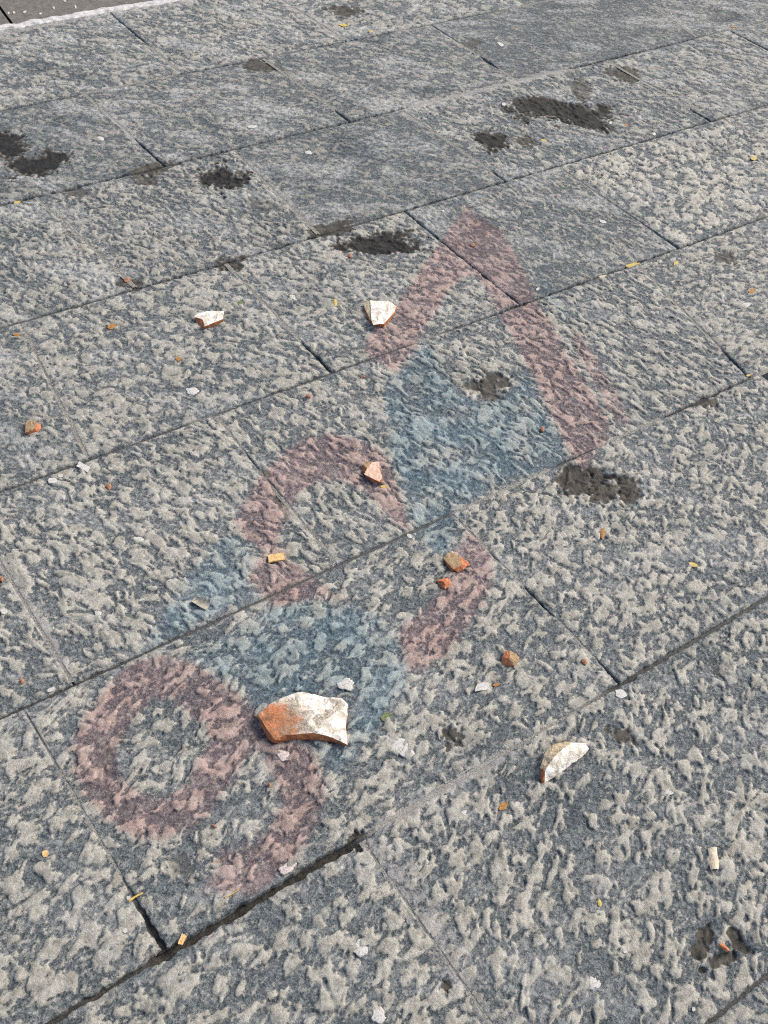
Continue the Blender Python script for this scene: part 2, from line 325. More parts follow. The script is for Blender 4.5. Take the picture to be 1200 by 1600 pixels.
# stone character of each slab: angle of tool marks (deg, world), relief mm, length, width of a mark (m), bias, dust, tone
DEF = dict(ang=-10, amp=2.2, lu=.050, lv=.024, bias=-.02, dust=.85, tone=1.0)
CH = {
 ('Z', 'A', 0): dict(ang=58, amp=3.0, lu=.060, lv=.034, bias=.04, dust=.92),
 ('Z', 'A', 1): dict(ang=66, amp=3.2, lu=.062, lv=.032, bias=.02, dust=.95),
 ('A', 'B', 0): dict(ang=55, amp=2.8, lu=.060, lv=.036, bias=.10, dust=.92),
 ('A', 'B', 1): dict(ang=48, amp=3.0, lu=.066, lv=.032, bias=.0, dust=.92),
 ('A', 'B', 2): dict(ang=72, amp=2.8, lu=.042, lv=.032, bias=.05, dust=.92, tone=1.02),
 ('B', 'C', 0): dict(ang=-22, amp=2.6, lu=.060, lv=.028, bias=.05, dust=.85),
 ('B', 'C', 1): dict(ang=-24, amp=2.8, lu=.062, lv=.028, bias=.05, dust=.92),
 ('B', 'C', 2): dict(ang=-34, amp=2.8, lu=.066, lv=.026, bias=.02, dust=.88),
 ('B', 'C', 3): dict(ang=30, amp=2.6, lu=.050, lv=.026, bias=.05, dust=.9),
 ('C', 'D', 0): dict(ang=-25, amp=2.2, bias=-.02, dust=.75),
 ('C', 'D', 1): dict(ang=-20, amp=2.6, lu=.055, lv=.034, bias=.04, dust=.82),
 ('C', 'D', 2): dict(ang=-18, amp=2.6, bias=.04, dust=.85),
 ('C', 'D', 3): dict(ang=-42, amp=1.6, lu=.060, lv=.022, bias=-0.14, dust=.72, tone=0.93),
 ('C', 'D', 4): dict(ang=60, amp=3.4, lu=.048, lv=.038, bias=.10, dust=.95, tone=1.05),
 ('D', 'E', 0): dict(ang=-30, amp=2.8, bias=0.04, dust=0.76), ('D', 'E', 1): dict(ang=-25, amp=2.8, bias=-0.02, dust=0.76, tone=.95),
 ('D', 'E', 2): dict(ang=-10, amp=1.3, lu=.07, lv=.03, bias=-0.22, dust=0.62, tone=0.88), ('D', 'E', 3): dict(ang=-25, amp=2.8, lu=.07, lv=.026, bias=-0.08, dust=0.76),
 ('D', 'E', 4): dict(ang=-20, amp=2.6, lu=.07, lv=.03, bias=.0, dust=.75), ('D', 'E', 5): dict(ang=-20, amp=2.0, bias=-.05, dust=.6),
 ('E', 'F', 0): dict(ang=-20, amp=1.4, lu=.06, lv=.03, bias=-0.16, dust=0.59, tone=0.90), ('E', 'F', 1): dict(ang=-15, amp=1.7, lu=.06, lv=.03, bias=-0.12, dust=0.64, tone=0.94),
 ('E', 'F', 2): dict(ang=-12, amp=1.6, lu=.06, lv=.03, bias=-0.12, dust=0.64, tone=0.93), ('E', 'F', 3): dict(ang=-10, amp=1.2, lu=.07, lv=.03, bias=-0.26, dust=0.54, tone=0.86),
 ('E', 'F', 4): dict(ang=-10, amp=1.4, bias=-0.20, dust=0.64, tone=0.90),
 ('F', 'G', 0): dict(ang=-20, amp=2.4, lu=.06, lv=.03, bias=-0.04, dust=0.69), ('F', 'G', 1): dict(ang=-20, amp=2.6, lu=.06, lv=.03, bias=0.00, dust=0.76, tone=1.03),
 ('F', 'G', 2): dict(ang=60, amp=2.2, lu=.06, lv=.04, bias=.04, dust=.7, tone=1.02), ('F', 'G', 3): dict(ang=0, amp=1.5, bias=-0.18, dust=0.64, tone=0.92),
}
# pits and muck: (px, py, rx, ry, rotation deg, depth mm, strength)
PITS = [(850, 168, 52, 17, 8, 5, 1.15), (915, 183, 50, 17, 8, 5, 1.1), (768, 220, 24, 13, 5, 4, 1.0), (822, 221, 14, 9, 0, 3, .62), (348, 276, 32, 19, 12, 5, 1.05), (405, 319, 28, 10, 8, 2, .42),
 (598, 377, 48, 17, -4, 5, 1.05), (520, 359, 30, 11, -8, 4, .85), (60, 256, 42, 15, -14, 5, 1.0), (12, 228, 26, 18, 10, 5, 1.1), (402, 103, 25, 9, 0, 3, .66), (537, 18, 24, 9, 4, 4, .8),
 (975, 117, 24, 11, 10, 4, .7), (905, 137, 18, 14, 0, 3, .5), (736, 69, 14, 8, 10, 3, .5), (764, 602, 24, 20, -15, 5, .62), (738, 602, 14, 8, 0, 4, .6), (905, 752, 34, 20, 5, 7, .86), (945, 762, 24, 20, 0, 7, .80), (982, 765, 16, 22, 0, 6, .66),
 (1098, 1468, 12, 30, 22, 6, .75), (1150, 1466, 26, 10, 40, 7, .8), (1128, 1500, 24, 9, -25, 8, .6), (706, 1152, 14, 16, -20, 4, .72), (968, 1150, 22, 11, 15, 4, .66), (1125, 1040, 14, 12, 0, 3, .4), (205, 442, 22, 9, 15, 4, .6),
 (238, 262, 26, 9, -10, 4, .65), (228, 282, 18, 8, 0, 3, .55), (360, 412, 22, 10, -10, 4, .65), (1135, 402, 18, 9, 0, 3, .55), (697, 1540, 7, 8, 0, 5, .8), (1105, 629, 16, 9, 15, 4, .6), (282, 1355, 22, 22, 0, 3, .42), (165, 1190, 14, 24, 0, 3, .40),
 (478, 1245, 26, 36, 10, 3, .36), (683, 652, 26, 12, 30, 3, .30), (1128, 25, 20, 8, 0, 3, .4), (560, 1314, 14, 12, -30, 9, .8), (115, 300, 22, 8, -10, 4, .5), (415, 740, 14, 4, 30, 3, .5), (440, 790, 6, 26, -25, 3, .45)]
PITS = [(at(x, y)[:2], [(x + rx * math.cos(math.radians(r)), y + rx * math.sin(math.radians(r))), (x - ry * math.sin(math.radians(r)), y + ry * math.cos(math.radians(r)))], dp, st) for x, y, rx, ry, r, dp, st in PITS]
PITS = [(c, (at(*e[0])[:2] - c) * 1.12, (at(*e[1])[:2] - c) * 1.12, dp * 1e-3, st) for c, e, dp, st in PITS]
# cement smears along joints: (pixel polyline, half width m, strength)
SMEAR = [([(0, 880), (45, 945), (105, 1050)], .016, .8), ([(585, 1296), (680, 1243), (772, 1190)], .014, .9), ([(575, 1320), (640, 1390), (680, 1450), (720, 1530), (780, 1610)], .045, .62), ([(772, 1190), (840, 1150), (930, 1085)], .022, .55),
 ([(634, 171), (700, 154), (800, 130), (888, 109)], .030, .9), ([(430, -5), (480, 25), (525, 55)], .035, .85), ([(175, 183), (195, 203), (212, 222)], .022, .85), ([(0, 52), (175, 18), (290, 2)], .04, .75),
 ([(630, 178), (660, 195)], .03, .7), ([(680, 42), (730, 75), (800, 122)], .016, .7), ([(365, 235), (445, 305), (490, 358)], .030, .55), ([(80, 315), (170, 395), (205, 440)], .04, .50), ([(30, 504), (75, 570), (100, 620)], .03, .42),
 ([(870, 262), (980, 325), (1040, 372)], .02, .48), ([(35, 1112), (60, 1150), (80, 1190)], .014, .7), ([(345, 650), (395, 735)], .02, .50), ([(455, 800), (530, 880)], .012, .6), ([(780, 880), (900, 1005), (955, 1055)], .012, .55), ([(1020, 12), (1070, 40)], .03, .65),
 ([(240, 1420), (130, 1260), (100, 1215)], .012, .45), ([(220, 90), (300, 80)], .05, .4), ([(1040, 390), (1100, 480), (1150, 560)], .02, .4), ([(1200, 20), (1100, 55)], .02, .5), ([(865, 732), (1030, 657)], .012, .4), ([(712, 803), (860, 733)], .012, .4)]
SMEAR = [(gp(p), hw, st) for p, hw, st in SMEAR]

# painted letters -----------------------------------------------------------
Z1 = lambda p: zp(p, 2.6667, 550, 300)
Z2 = lambda p: zp(p, 2.0, 200, 650)
Z3 = lambda p: zp(p, 2.5, 80, 1000)
caret = Z1([(475, 55), (540, 100), (620, 150), (680, 250), (720, 330), (760, 420), (800, 500), (860, 590), (900, 670), (960, 760), (1030, 880), (1080, 970), (1070, 1040), (1020, 1090), (975, 1165), (940, 1150), (900, 1080), (850, 970), (800, 880), (770, 800), (720, 720), (670, 620), (620, 530), (570, 440), (520, 350), (470, 360), (420, 400), (370, 470), (320, 560), (270, 640), (220, 720), (180, 760), (120, 720), (50, 670), (45, 630), (90, 570), (170, 540), (200, 450), (250, 370), (310, 280), (370, 200), (430, 110)])
thread = Z1([(905, 595), (955, 580), (1010, 670), (1070, 770), (1120, 860), (1160, 960), (1115, 985), (1065, 920), (1025, 830), (975, 750), (925, 670)])
arch = Z2([(335, 330), (350, 290), (370, 250), (420, 180), (500, 100), (560, 65), (650, 55), (720, 75), (780, 100), (820, 150), (850, 230), (875, 330), (880, 360), (830, 340), (780, 280), (720, 230), (660, 200), (600, 210), (540, 240), (510, 290), (490, 340), (470, 380), (490, 410), (500, 450), (540, 470), (600, 510), (640, 550), (690, 580), (600, 570), (520, 590), (460, 600), (400, 550), (370, 510), (400, 450), (420, 430), (390, 405), (340, 360)])
hook = Z2([(1050, 365), (1100, 370), (1140, 440), (1140, 520), (1110, 600), (1050, 680), (1000, 750), (900, 810), (870, 790), (850, 720), (840, 680), (900, 620), (960, 560), (1010, 490), (1000, 430), (1050, 390)])
ring_o = Z3([(390, 60), (500, 65), (580, 95), (640, 150), (720, 200), (800, 270), (840, 380), (790, 440), (740, 510), (680, 600), (620, 690), (560, 740), (440, 785), (340, 780), (260, 740), (180, 680), (110, 590), (75, 500), (80, 400), (110, 330), (180, 220), (260, 130), (330, 80)])
ring_i = Z3([(400, 235), (480, 240), (540, 290), (600, 330), (610, 410), (560, 470), (530, 560), (480, 590), (420, 615), (330, 590), (280, 540), (260, 460), (290, 380), (330, 310)])
tail = Z3([(780, 300), (930, 380), (1010, 420), (1050, 490), (1080, 570), (1070, 650), (1040, 720), (1000, 800), (930, 880), (870, 940), (790, 1000), (700, 1000), (600, 990), (580, 970), (640, 900), (640, 810), (720, 810), (800, 780), (850, 720), (890, 650), (880, 570), (840, 480), (800, 430)])
blue_a = Z1([(130, 760), (200, 760), (290, 640), (330, 650), (380, 740), (450, 850), (560, 880), (650, 830), (720, 740), (780, 850), (850, 1000), (900, 1090), (850, 1170), (700, 1190), (600, 1230), (480, 1330), (440, 1450), (390, 1520), (330, 1500), (260, 1420), (230, 1333), (190, 1200), (150, 1080), (130, 900)])
blue_b = Z1([(750, 300), (840, 380), (920, 500), (880, 540), (800, 440)])
blue_c = Z2([(330, 365), (390, 405), (420, 430), (370, 510), (420, 570), (300, 610), (200, 670), (100, 735), (40, 745), (60, 690), (130, 580), (190, 490), (250, 400)])
blue_d = Z2([(180, 745), (300, 680), (460, 600), (560, 572), (690, 582), (800, 630), (850, 720), (880, 800), (870, 860), (820, 920), (780, 990), (700, 1080), (640, 1130), (590, 1040), (560, 1000), (420, 960), (400, 910), (340, 850), (240, 790)])
LET = [  # name, label, group polygons pink, blue
 ('painted_letter', 'faded pink paint stroke shaped like a caret, farthest of the three painted letters', [(caret, 1), (thread, .8)], [], []),
 ('painted_letter', 'faded pink painted letter with an arch and a lower hook, middle of three', [(arch, 1), (hook, 1)], [], []),
 ('painted_letter', 'faded pink painted figure like a nine with a round loop, nearest of three', [(ring_o, 1), (tail, 1)], [ring_i], []),
 ('painted_patch', 'faded pale blue paint patch under the pink caret stroke', [], [], [(blue_a, 1), (blue_b, .55)]),
 ('painted_patch', 'small faded blue paint patch left of the pink arch, beside a curled bark chip', [], [], [(blue_c, .95)]),
 ('painted_patch', 'faded blue paint patch between the pink arch and the pink loop, behind the largest shard', [], [], [(blue_d, 1)]),
]
def paint_field(x, y, polys, holes, feather=1.0, vary=.15):
    out = np.zeros(x.shape)
    nz = None
    for P, st in polys:
        G = gp(P); lo, hi = G.min(0) - .06, G.max(0) + .06
        m = (x > lo[0]) & (x < hi[0]) & (y > lo[1]) & (y < hi[1])
        if not m.any(): continue
        xs, ys = x[m], y[m]
        nz = perlin(xs / .018, ys / .018, 41) * .006 + perlin(xs / .006, ys / .006, 42) * .003
        d = poly_sd(xs, ys, G) + nz
        for Hh in holes: d = np.maximum(d, -(poly_sd(xs, ys, gp(Hh)) + nz))
        f = sst(.006 * feather, -.012 * feather, d) * st * (.95 - vary * .5 + vary * 1.3 * perlin(xs / .07, ys / .07, 43) + .25 * perlin(xs / .016, ys / .016, 44))
        out[m] = np.maximum(out[m], f)
    return np.clip(out, 0, 1)

pav_me = mesh_np('pavement', [(-9, -6, -.06), (9, -6, -.06), (9, 9, -.06), (-9, 9, -.06)], [(0, 1, 2, 3)])
pav = tag(link('pavement', pav_me, M['soil']), kind='structure')

SURF = []        # (x, y, z) arrays of every slab, for setting things down
FILM = {i: [] for i in range(len(LET))}
def to_px(x, y):
    V = np.stack([x, y, np.full(np.shape(x), -CAM_H)], -1); z = V @ FW
    return 600 + FPX * (V @ RT) / np.maximum(z, .05), 800 - FPX * (V @ UP) / np.maximum(z, .05), z

def build_slab(course, idx, L, R):
    c0n, c1n = course; c0, c1 = CL[c0n], CL[c1n]
    al0, al1, lrow = L; ar0, ar1, rrow = R
    ch = dict(DEF); ch.update(CH.get((c0n, c1n, idx), {}))
    # size on the picture decides how fine the mesh is
    g = np.linspace(0, 1, 30); U, Vv = np.meshgrid(g, g)
    aa = (al0 + (al1 - al0) * Vv) * (1 - U) + (ar0 + (ar1 - ar0) * Vv) * U; cc = c0 + (c1 - c0) * Vv
    px, py, zz = to_px(aa * DV[0] + cc * NV[0], aa * DV[1] + cc * NV[1])
    vis = (px > -30) & (px < 1230) & (py > -30) & (py < 1630) & (zz > .1)
    if vis.any():
        dist = zz[vis].min(); res = float(np.clip(dist * .00145, .0019, .0042))
    else: res = .014
    wid = max(ar0 - al0, ar1 - al1); nx = int(wid / res) + 2; ny = int((c1 - c0) / res) + 2
    u = np.linspace(0, 1, nx); v = np.linspace(0, 1, ny); U, V = np.meshgrid(u, v)
    # joint widths around the slab
    lp, up_ = LP[c0n], LP[c1n]; xl, xr = xprof(lrow), xprof(rrow)
    a0 = al0 + (al1 - al0) * V; a1 = ar0 + (ar1 - ar0) * V
    a = a0 * (1 - U) + a1 * U; c = c0 + (c1 - c0) * V
    wb, db, _ = lp(a); wt, dt, _ = up_(a); wl, dl, _ = xl(V); wr, dr, _ = xr(V)
    seed = (abs(hash_name(course)) + idx * 17) % 900
    chip = lambda s, k, dep: (np.clip(perlin(s / .03, np.full(s.shape, k + .37), seed) - .12, 0, 1) * .0065 + perlin(s / .009, np.full(s.shape, k + .61), seed) * .0018) * np.clip((dep - .0006) / .006, 0, 1)
    gb = wb / 2 + chip(a, 1, db); gt = wt / 2 + chip(a, 5, dt); gl = wl / 2 + chip(c, 9, dl); gr = wr / 2 + chip(c, 13, dr)
    FO = .035
    dbm, dtm = c - c0, c1 - c; dlm, drm = a - a0, a1 - a
    c2 = c + gb * np.clip(1 - dbm / FO, 0, 1) - gt * np.clip(1 - dtm / FO, 0, 1)
    a2 = a + gl * np.clip(1 - dlm / FO, 0, 1) - gr * np.clip(1 - drm / FO, 0, 1)
    # course lines wander a little
    x = a2 * DV[0] + c2 * NV[0]; y = a2 * DV[1] + c2 * NV[1]
    # relief
    an = math.radians(ch['ang']); ca, sa = math.cos(an), math.sin(an)
    wx = x + perlin(x / .05, y / .05, seed + 1) * .012; wy = y + perlin(x / .05 + 7, y / .05, seed + 2) * .012
    p = wx * ca + wy * sa; q = -wx * sa + wy * ca
    lu, lv = ch['lu'] * .62, ch['lv'] * .70
    n1 = perlin(p / lu, q / lv, seed + 3); n2 = perlin(p / (lu * .48), q / (lv * .52), seed + 4); n3 = perlin(p / .0150 + .3 * n1, q / .0085, seed + 5); n4 = perlin(x / .0055, y / .0055, seed + 6)
    nl = perlin(x / .16, y / .16, seed + 7)
    n5 = perlin(p / .0120 + .5 * n2, q / .0052, seed + 10)
    w2 = perlin(x / .016, y / .016, seed + 11) * .0045; w3 = perlin(x / .016, y / .016, seed + 12) * .0045
    B = strikes(p + w2, q + w3, ch['lu'] * .70, ch['lv'] * .92, seed)
    eh = 1.0 * np.clip(B, -.55, .9) + .16 * n1 + .24 * n2 + .24 * n3 + .15 * nl + ch['bias'] - (.24 if c1 < 1.0 else .20 if c1 < 1.5 else .17)
    e = eh + .22 * n3 + .26 * n4 + .14 * n5
    wisp = .62 * sst(.0, .60, .75 * n5 + .40 * n4 + .30 * n2 + .25 * nl + ch['bias'])
    pad = np.maximum(sst(-.18, .42, e), wisp)
    ph = .45 * sst(-.10, .24, eh) + .55 * sst(-.2, .95, eh)
    k_ = ch['amp'] / 2.6
    h = ph * ch['amp'] * 1.4e-3 + (.75 * n3 + .50 * n4 + .6 * n5) * 1e-3 * (1 - .45 * ph) * k_ + n2 * .5e-3 * k_ + perlin(x / .35, y / .35, seed + 8) * 1.6e-3
    h -= np.exp(-((eh + .04) / .10) ** 2) * (.5 + perlin(x / .02, y / .02, seed + 9)) * 1.1e-3 * k_      # chisel nicks round the raised spots
    # worn arrises
    cl = lambda d_: np.clip(d_ / .010, .03, 1.2)
    inner = np.minimum(np.minimum(dbm / cl(db), dtm / cl(dt)), np.minimum(dlm / cl(dl), drm / cl(dr)))
    near = np.minimum(np.minimum(dbm, dtm), np.minimum(dlm, drm))
    h = h * (.40 + .60 * sst(0, .018, near)) * (.55 + .45 * sst(0, .022, inner)) - .0026 * np.exp(-inner / .004)
    pad = pad * (.6 + .4 * sst(0, .03, inner))
    pit = np.zeros(x.shape); cem = np.zeros(x.shape)
    if vis.any():
        for cc_, ex, ey, dp, st in PITS:
            R_ = max(np.linalg.norm(ex), np.linalg.norm(ey)) * 1.7
            m = (abs(x - cc_[0]) < R_) & (abs(y - cc_[1]) < R_)
            if not m.any(): continue
            B = np.linalg.inv(np.array([ex, ey]).T); X0 = np.stack([x[m] - cc_[0], y[m] - cc_[1]])
            qv = B @ X0; r = np.sqrt((qv ** 2).sum(0))
            r = r + perlin(x[m] / (R_ * .5), y[m] / (R_ * .5), 51) * .55 + perlin(x[m] / (R_ * .2), y[m] / (R_ * .2), 52) * .40 + perlin(x[m] / .012, y[m] / .012, 54) * .36
            f = sst(1.25, .70, r)
            pit[m] = np.maximum(pit[m], f * min(1, st)); h[m] += f * (-dp * .8 + (perlin(x[m] / .02, y[m] / .02, 55) + .5 * perlin(x[m] / .009, y[m] / .009, 56)) * .0009)
        for Pl, hw, st in SMEAR:
            lo, hi = Pl.min(0) - 2.2 * hw, Pl.max(0) + 2.2 * hw
            m = (x > lo[0]) & (x < hi[0]) & (y > lo[1]) & (y < hi[1])
            if not m.any(): continue
            d = line_d(x[m], y[m], Pl) + perlin(x[m] / .03, y[m] / .03, 53) * hw * .55
            f = sst(hw * 1.15, hw * .15, d) * st
            cem[m] = np.maximum(cem[m], f); h[m] = h[m] * (1 - .55 * f) + .001 * f
    ctr = np.array([x.mean(), y.mean(), 0])
    top = np.stack([x, y, h], -1).reshape(-1, 3)
    ii = np.arange(nx * ny).reshape(ny, nx)
    F = np.stack([ii[:-1, :-1], ii[:-1, 1:], ii[1:, 1:], ii[1:, :-1]], -1).reshape(-1, 4)
    rim = np.concatenate([ii[0, :], ii[1:, -1], ii[-1, -2::-1], ii[-2:0:-1, 0]])
    low = top[rim].copy(); low[:, 2] = -.05
    nb = nx * ny; k = len(rim); j = np.arange(k); j2 = (j + 1) % k
    S = np.stack([rim[j2], rim[j], nb + j, nb + j2], -1)
    V3 = np.concatenate([top, low]); FF = np.concatenate([F, S])
    flat = lambda arr: np.concatenate([arr.ravel(), arr.ravel()[rim] * 0])
    at_ = {'pad': flat(pad), 'pit': flat(pit), 'cement': flat(cem), 'dust': np.full(len(V3), ch['dust']), 'tone': np.full(len(V3), ch['tone'])}
    o = link('paving_slab', mesh_np('paving_slab', V3 - ctr, FF, at_), M['stone'], pav, ctr)
    SURF.append((x.ravel(), y.ravel(), h.ravel(), (x.min(), x.max(), y.min(), y.max())))
    if vis.any():
        fields = []
        for i, (_, _, pp, hh, bb) in enumerate(LET):
            fields.append((paint_field(x, y, pp, hh), paint_field(x, y, bb, [], 1.6, .40)))
        pink = np.max([f[0] for f in fields], 0).ravel(); blue = np.max([f[1] for f in fields], 0).ravel()
        blue = blue * (1 - sst(.1, .9, pink) * .85)
        own = np.max([np.stack([np.maximum(f[0] * 1.5, f[1]).ravel() for f in fields])], 0)
        best = own.argmax(0); val = own.max(0)
        fv = val[F].max(1); fb = np.where(fv > .02, best[F[np.arange(len(F)), val[F].argmax(1)]], -1)
        for i in range(len(LET)):
            s = F[fb == i]
            if len(s): 
                ids, inv = np.unique(s, return_inverse=True)
                vv = top[ids].copy(); vv[:, 2] += .00018
                FILM[i].append((vv, inv.reshape(-1, 4), pad.ravel()[ids], pit.ravel()[ids], cem.ravel()[ids], pink[ids], blue[ids], ch['dust'], ch['tone']))
    return o
def hash_name(c): return sum((ord(ch_) - 60) * (i * 31 + 7) for i, ch_ in enumerate(c[0] + c[1]))

for course, js in XJ.items():
    for i in range(len(js) - 1): build_slab(course, i, js[i], js[i + 1])

# joint fillings ------------------------------------------------------------
def ribbon(pts, W, D, C, nrm, seed):
    """strip of mortar or dirt lying in a joint"""
    n = len(pts); rows = 5; t = np.linspace(-1, 1, rows)
    V = []; A = []
    for r in t:
        off = r * (W / 2 + .006)
        q = pts + nrm * off[:, None]
        z = -D + .0007 * np.clip((.0015 - D) / .001, 0, 1) + perlin(q[:, 0] / .011, q[:, 1] / .011, seed) * np.clip(D * .25, .0003, .0022) + perlin(q[:, 0] / .05, q[:, 1] / .05, seed + 1) * np.clip(D * .2, 0, .002)
        V.append(np.c_[q, z]); A.append(C)
    V = np.concatenate(V); A = np.concatenate(A); ii = np.arange(n * rows).reshape(rows, n)
    F = np.stack([ii[:-1, :-1], ii[:-1, 1:], ii[1:, 1:], ii[1:, :-1]], -1).reshape(-1, 4)
    ctr = np.array([*pts.mean(0), 0])
    link('joint_filling', mesh_np('joint_filling', V - ctr, F, {'cement': A}), M['mortar'], pav, ctr)
for ln in 'ZABCDEF':
    s = np.arange(-1.2, 4.4, .004); W, D, C = LP[ln](s)
    ribbon(s[:, None] * DV + CL[ln] * NV, W, D, C, NV, 60 + ord(ln))
for course, js in XJ.items():
    c0, c1 = CL[course[0]], CL[course[1]]
    for i, (a0, a1, rows) in enumerate(js):
        t = np.linspace(.012, .988, 130); W, D, C = xprof(rows)(t)
        a = a0 + (a1 - a0) * t; c = c0 + (c1 - c0) * t
        ribbon(a[:, None] * DV + c[:, None] * NV, W, D, C, DV, 80 + i + ord(course[0]))

# paint films on the slabs ---------------------------------------------------
for i, (nm, lab, *_r) in enumerate(LET):
    Vs, Fs, at_ = [], [], {k: [] for k in ('pad', 'pit', 'cement', 'pink', 'blue', 'dust', 'tone')}; nb = 0
    for vv, ff, pa, pi_, ce, pk, bl, du, to in FILM[i]:
        Vs.append(vv); Fs.append(ff + nb); nb += len(vv)
        for k, v in zip(at_, (pa, pi_, ce, pk, bl, np.full(len(vv), du), np.full(len(vv), to))): at_[k].append(v)
    V = np.concatenate(Vs); ctr = np.array([*V[:, :2].mean(0), 0])
    o = link(nm, mesh_np(nm, V - ctr, np.concatenate(Fs), {k: np.concatenate(v) for k, v in at_.items()}), M['stone'], None, ctr)
    tag(o, lab, 'graffiti', 'faded painted letters' if nm == 'painted_letter' else 'faded blue paint shading')

# kerb strip, roadway beyond, ground ----------------------------------------
def strip(name, c0, c1, a0, a1, z, mat, da, dc, rough, ragged=0.0, seed=3):
    s = np.arange(a0, a1, da); q = np.linspace(c0, c1, max(2, int((c1 - c0) / dc)))
    A, Cc = np.meshgrid(s, q)
    if ragged: Cc = Cc + (perlin(A / .06, Cc * 0 + .3, seed) * ragged + perlin(A / .02, Cc * 0 + .7, seed) * ragged * .4) * np.where(np.arange(len(q))[:, None] == 0, 1, np.linspace(1, .3, len(q))[:, None])
    x = A * DV[0] + Cc * NV[0]; y = A * DV[1] + Cc * NV[1]
    h = z + perlin(x / .02, y / .02, seed + 1) * rough + perlin(x / .08, y / .08, seed + 2) * rough
    h[0] -= .012; h[-1] -= .02
    ii = np.arange(A.size).reshape(A.shape)
    F = np.stack([ii[:-1, :-1], ii[:-1, 1:], ii[1:, 1:], ii[1:, :-1]], -1).reshape(-1, 4)
    ctr = np.array([x.mean(), y.mean(), 0]); V = np.stack([x, y, h], -1).reshape(-1, 3)
    SURF.append((x.ravel(), y.ravel(), h.ravel(), (x.min(), x.max(), y.min(), y.max())))
    return tag(link(name, mesh_np(name, V - ctr, F), mat, None, ctr), kind='structure')
strip('kerb', 3.490, 3.546, -1.0, 4.5, .003, M['kerb'], .006, .008, .0025, .018)
strip('roadway', 3.535, 3.90, -.2, .672, -.006, M['asphalt'], .008, .008, .0014, 0, 13)
strip('roadway', 3.535, 3.90, .682, 2.2, -.006, M['asphalt'], .008, .008, .0014, 0, 17)
gme = mesh_np('ground', [(-250, -250, -.09), (250, -250, -.09), (250, 250, -.09), (-250, 250, -.09)], [(0, 1, 2, 3)])
tag(link('ground', gme, M['asphalt']), kind='structure')

# ================================================================== LOOSE THINGS
def surf_z(x, y, r=.008, mode='mean'):
    best = []
    for X, Y, Zz, (x0, x1, y0, y1) in SURF:
        if x < x0 - .01 or x > x1 + .01 or y < y0 - .01 or y > y1 + .01: continue
        m = (abs(X - x) < r) & (abs(Y - y) < r)
        if m.any(): best.append(Zz[m])
    if not best: return 0.0
    b = np.concatenate(best); return float(b.max() if mode == 'max' else b.mean())

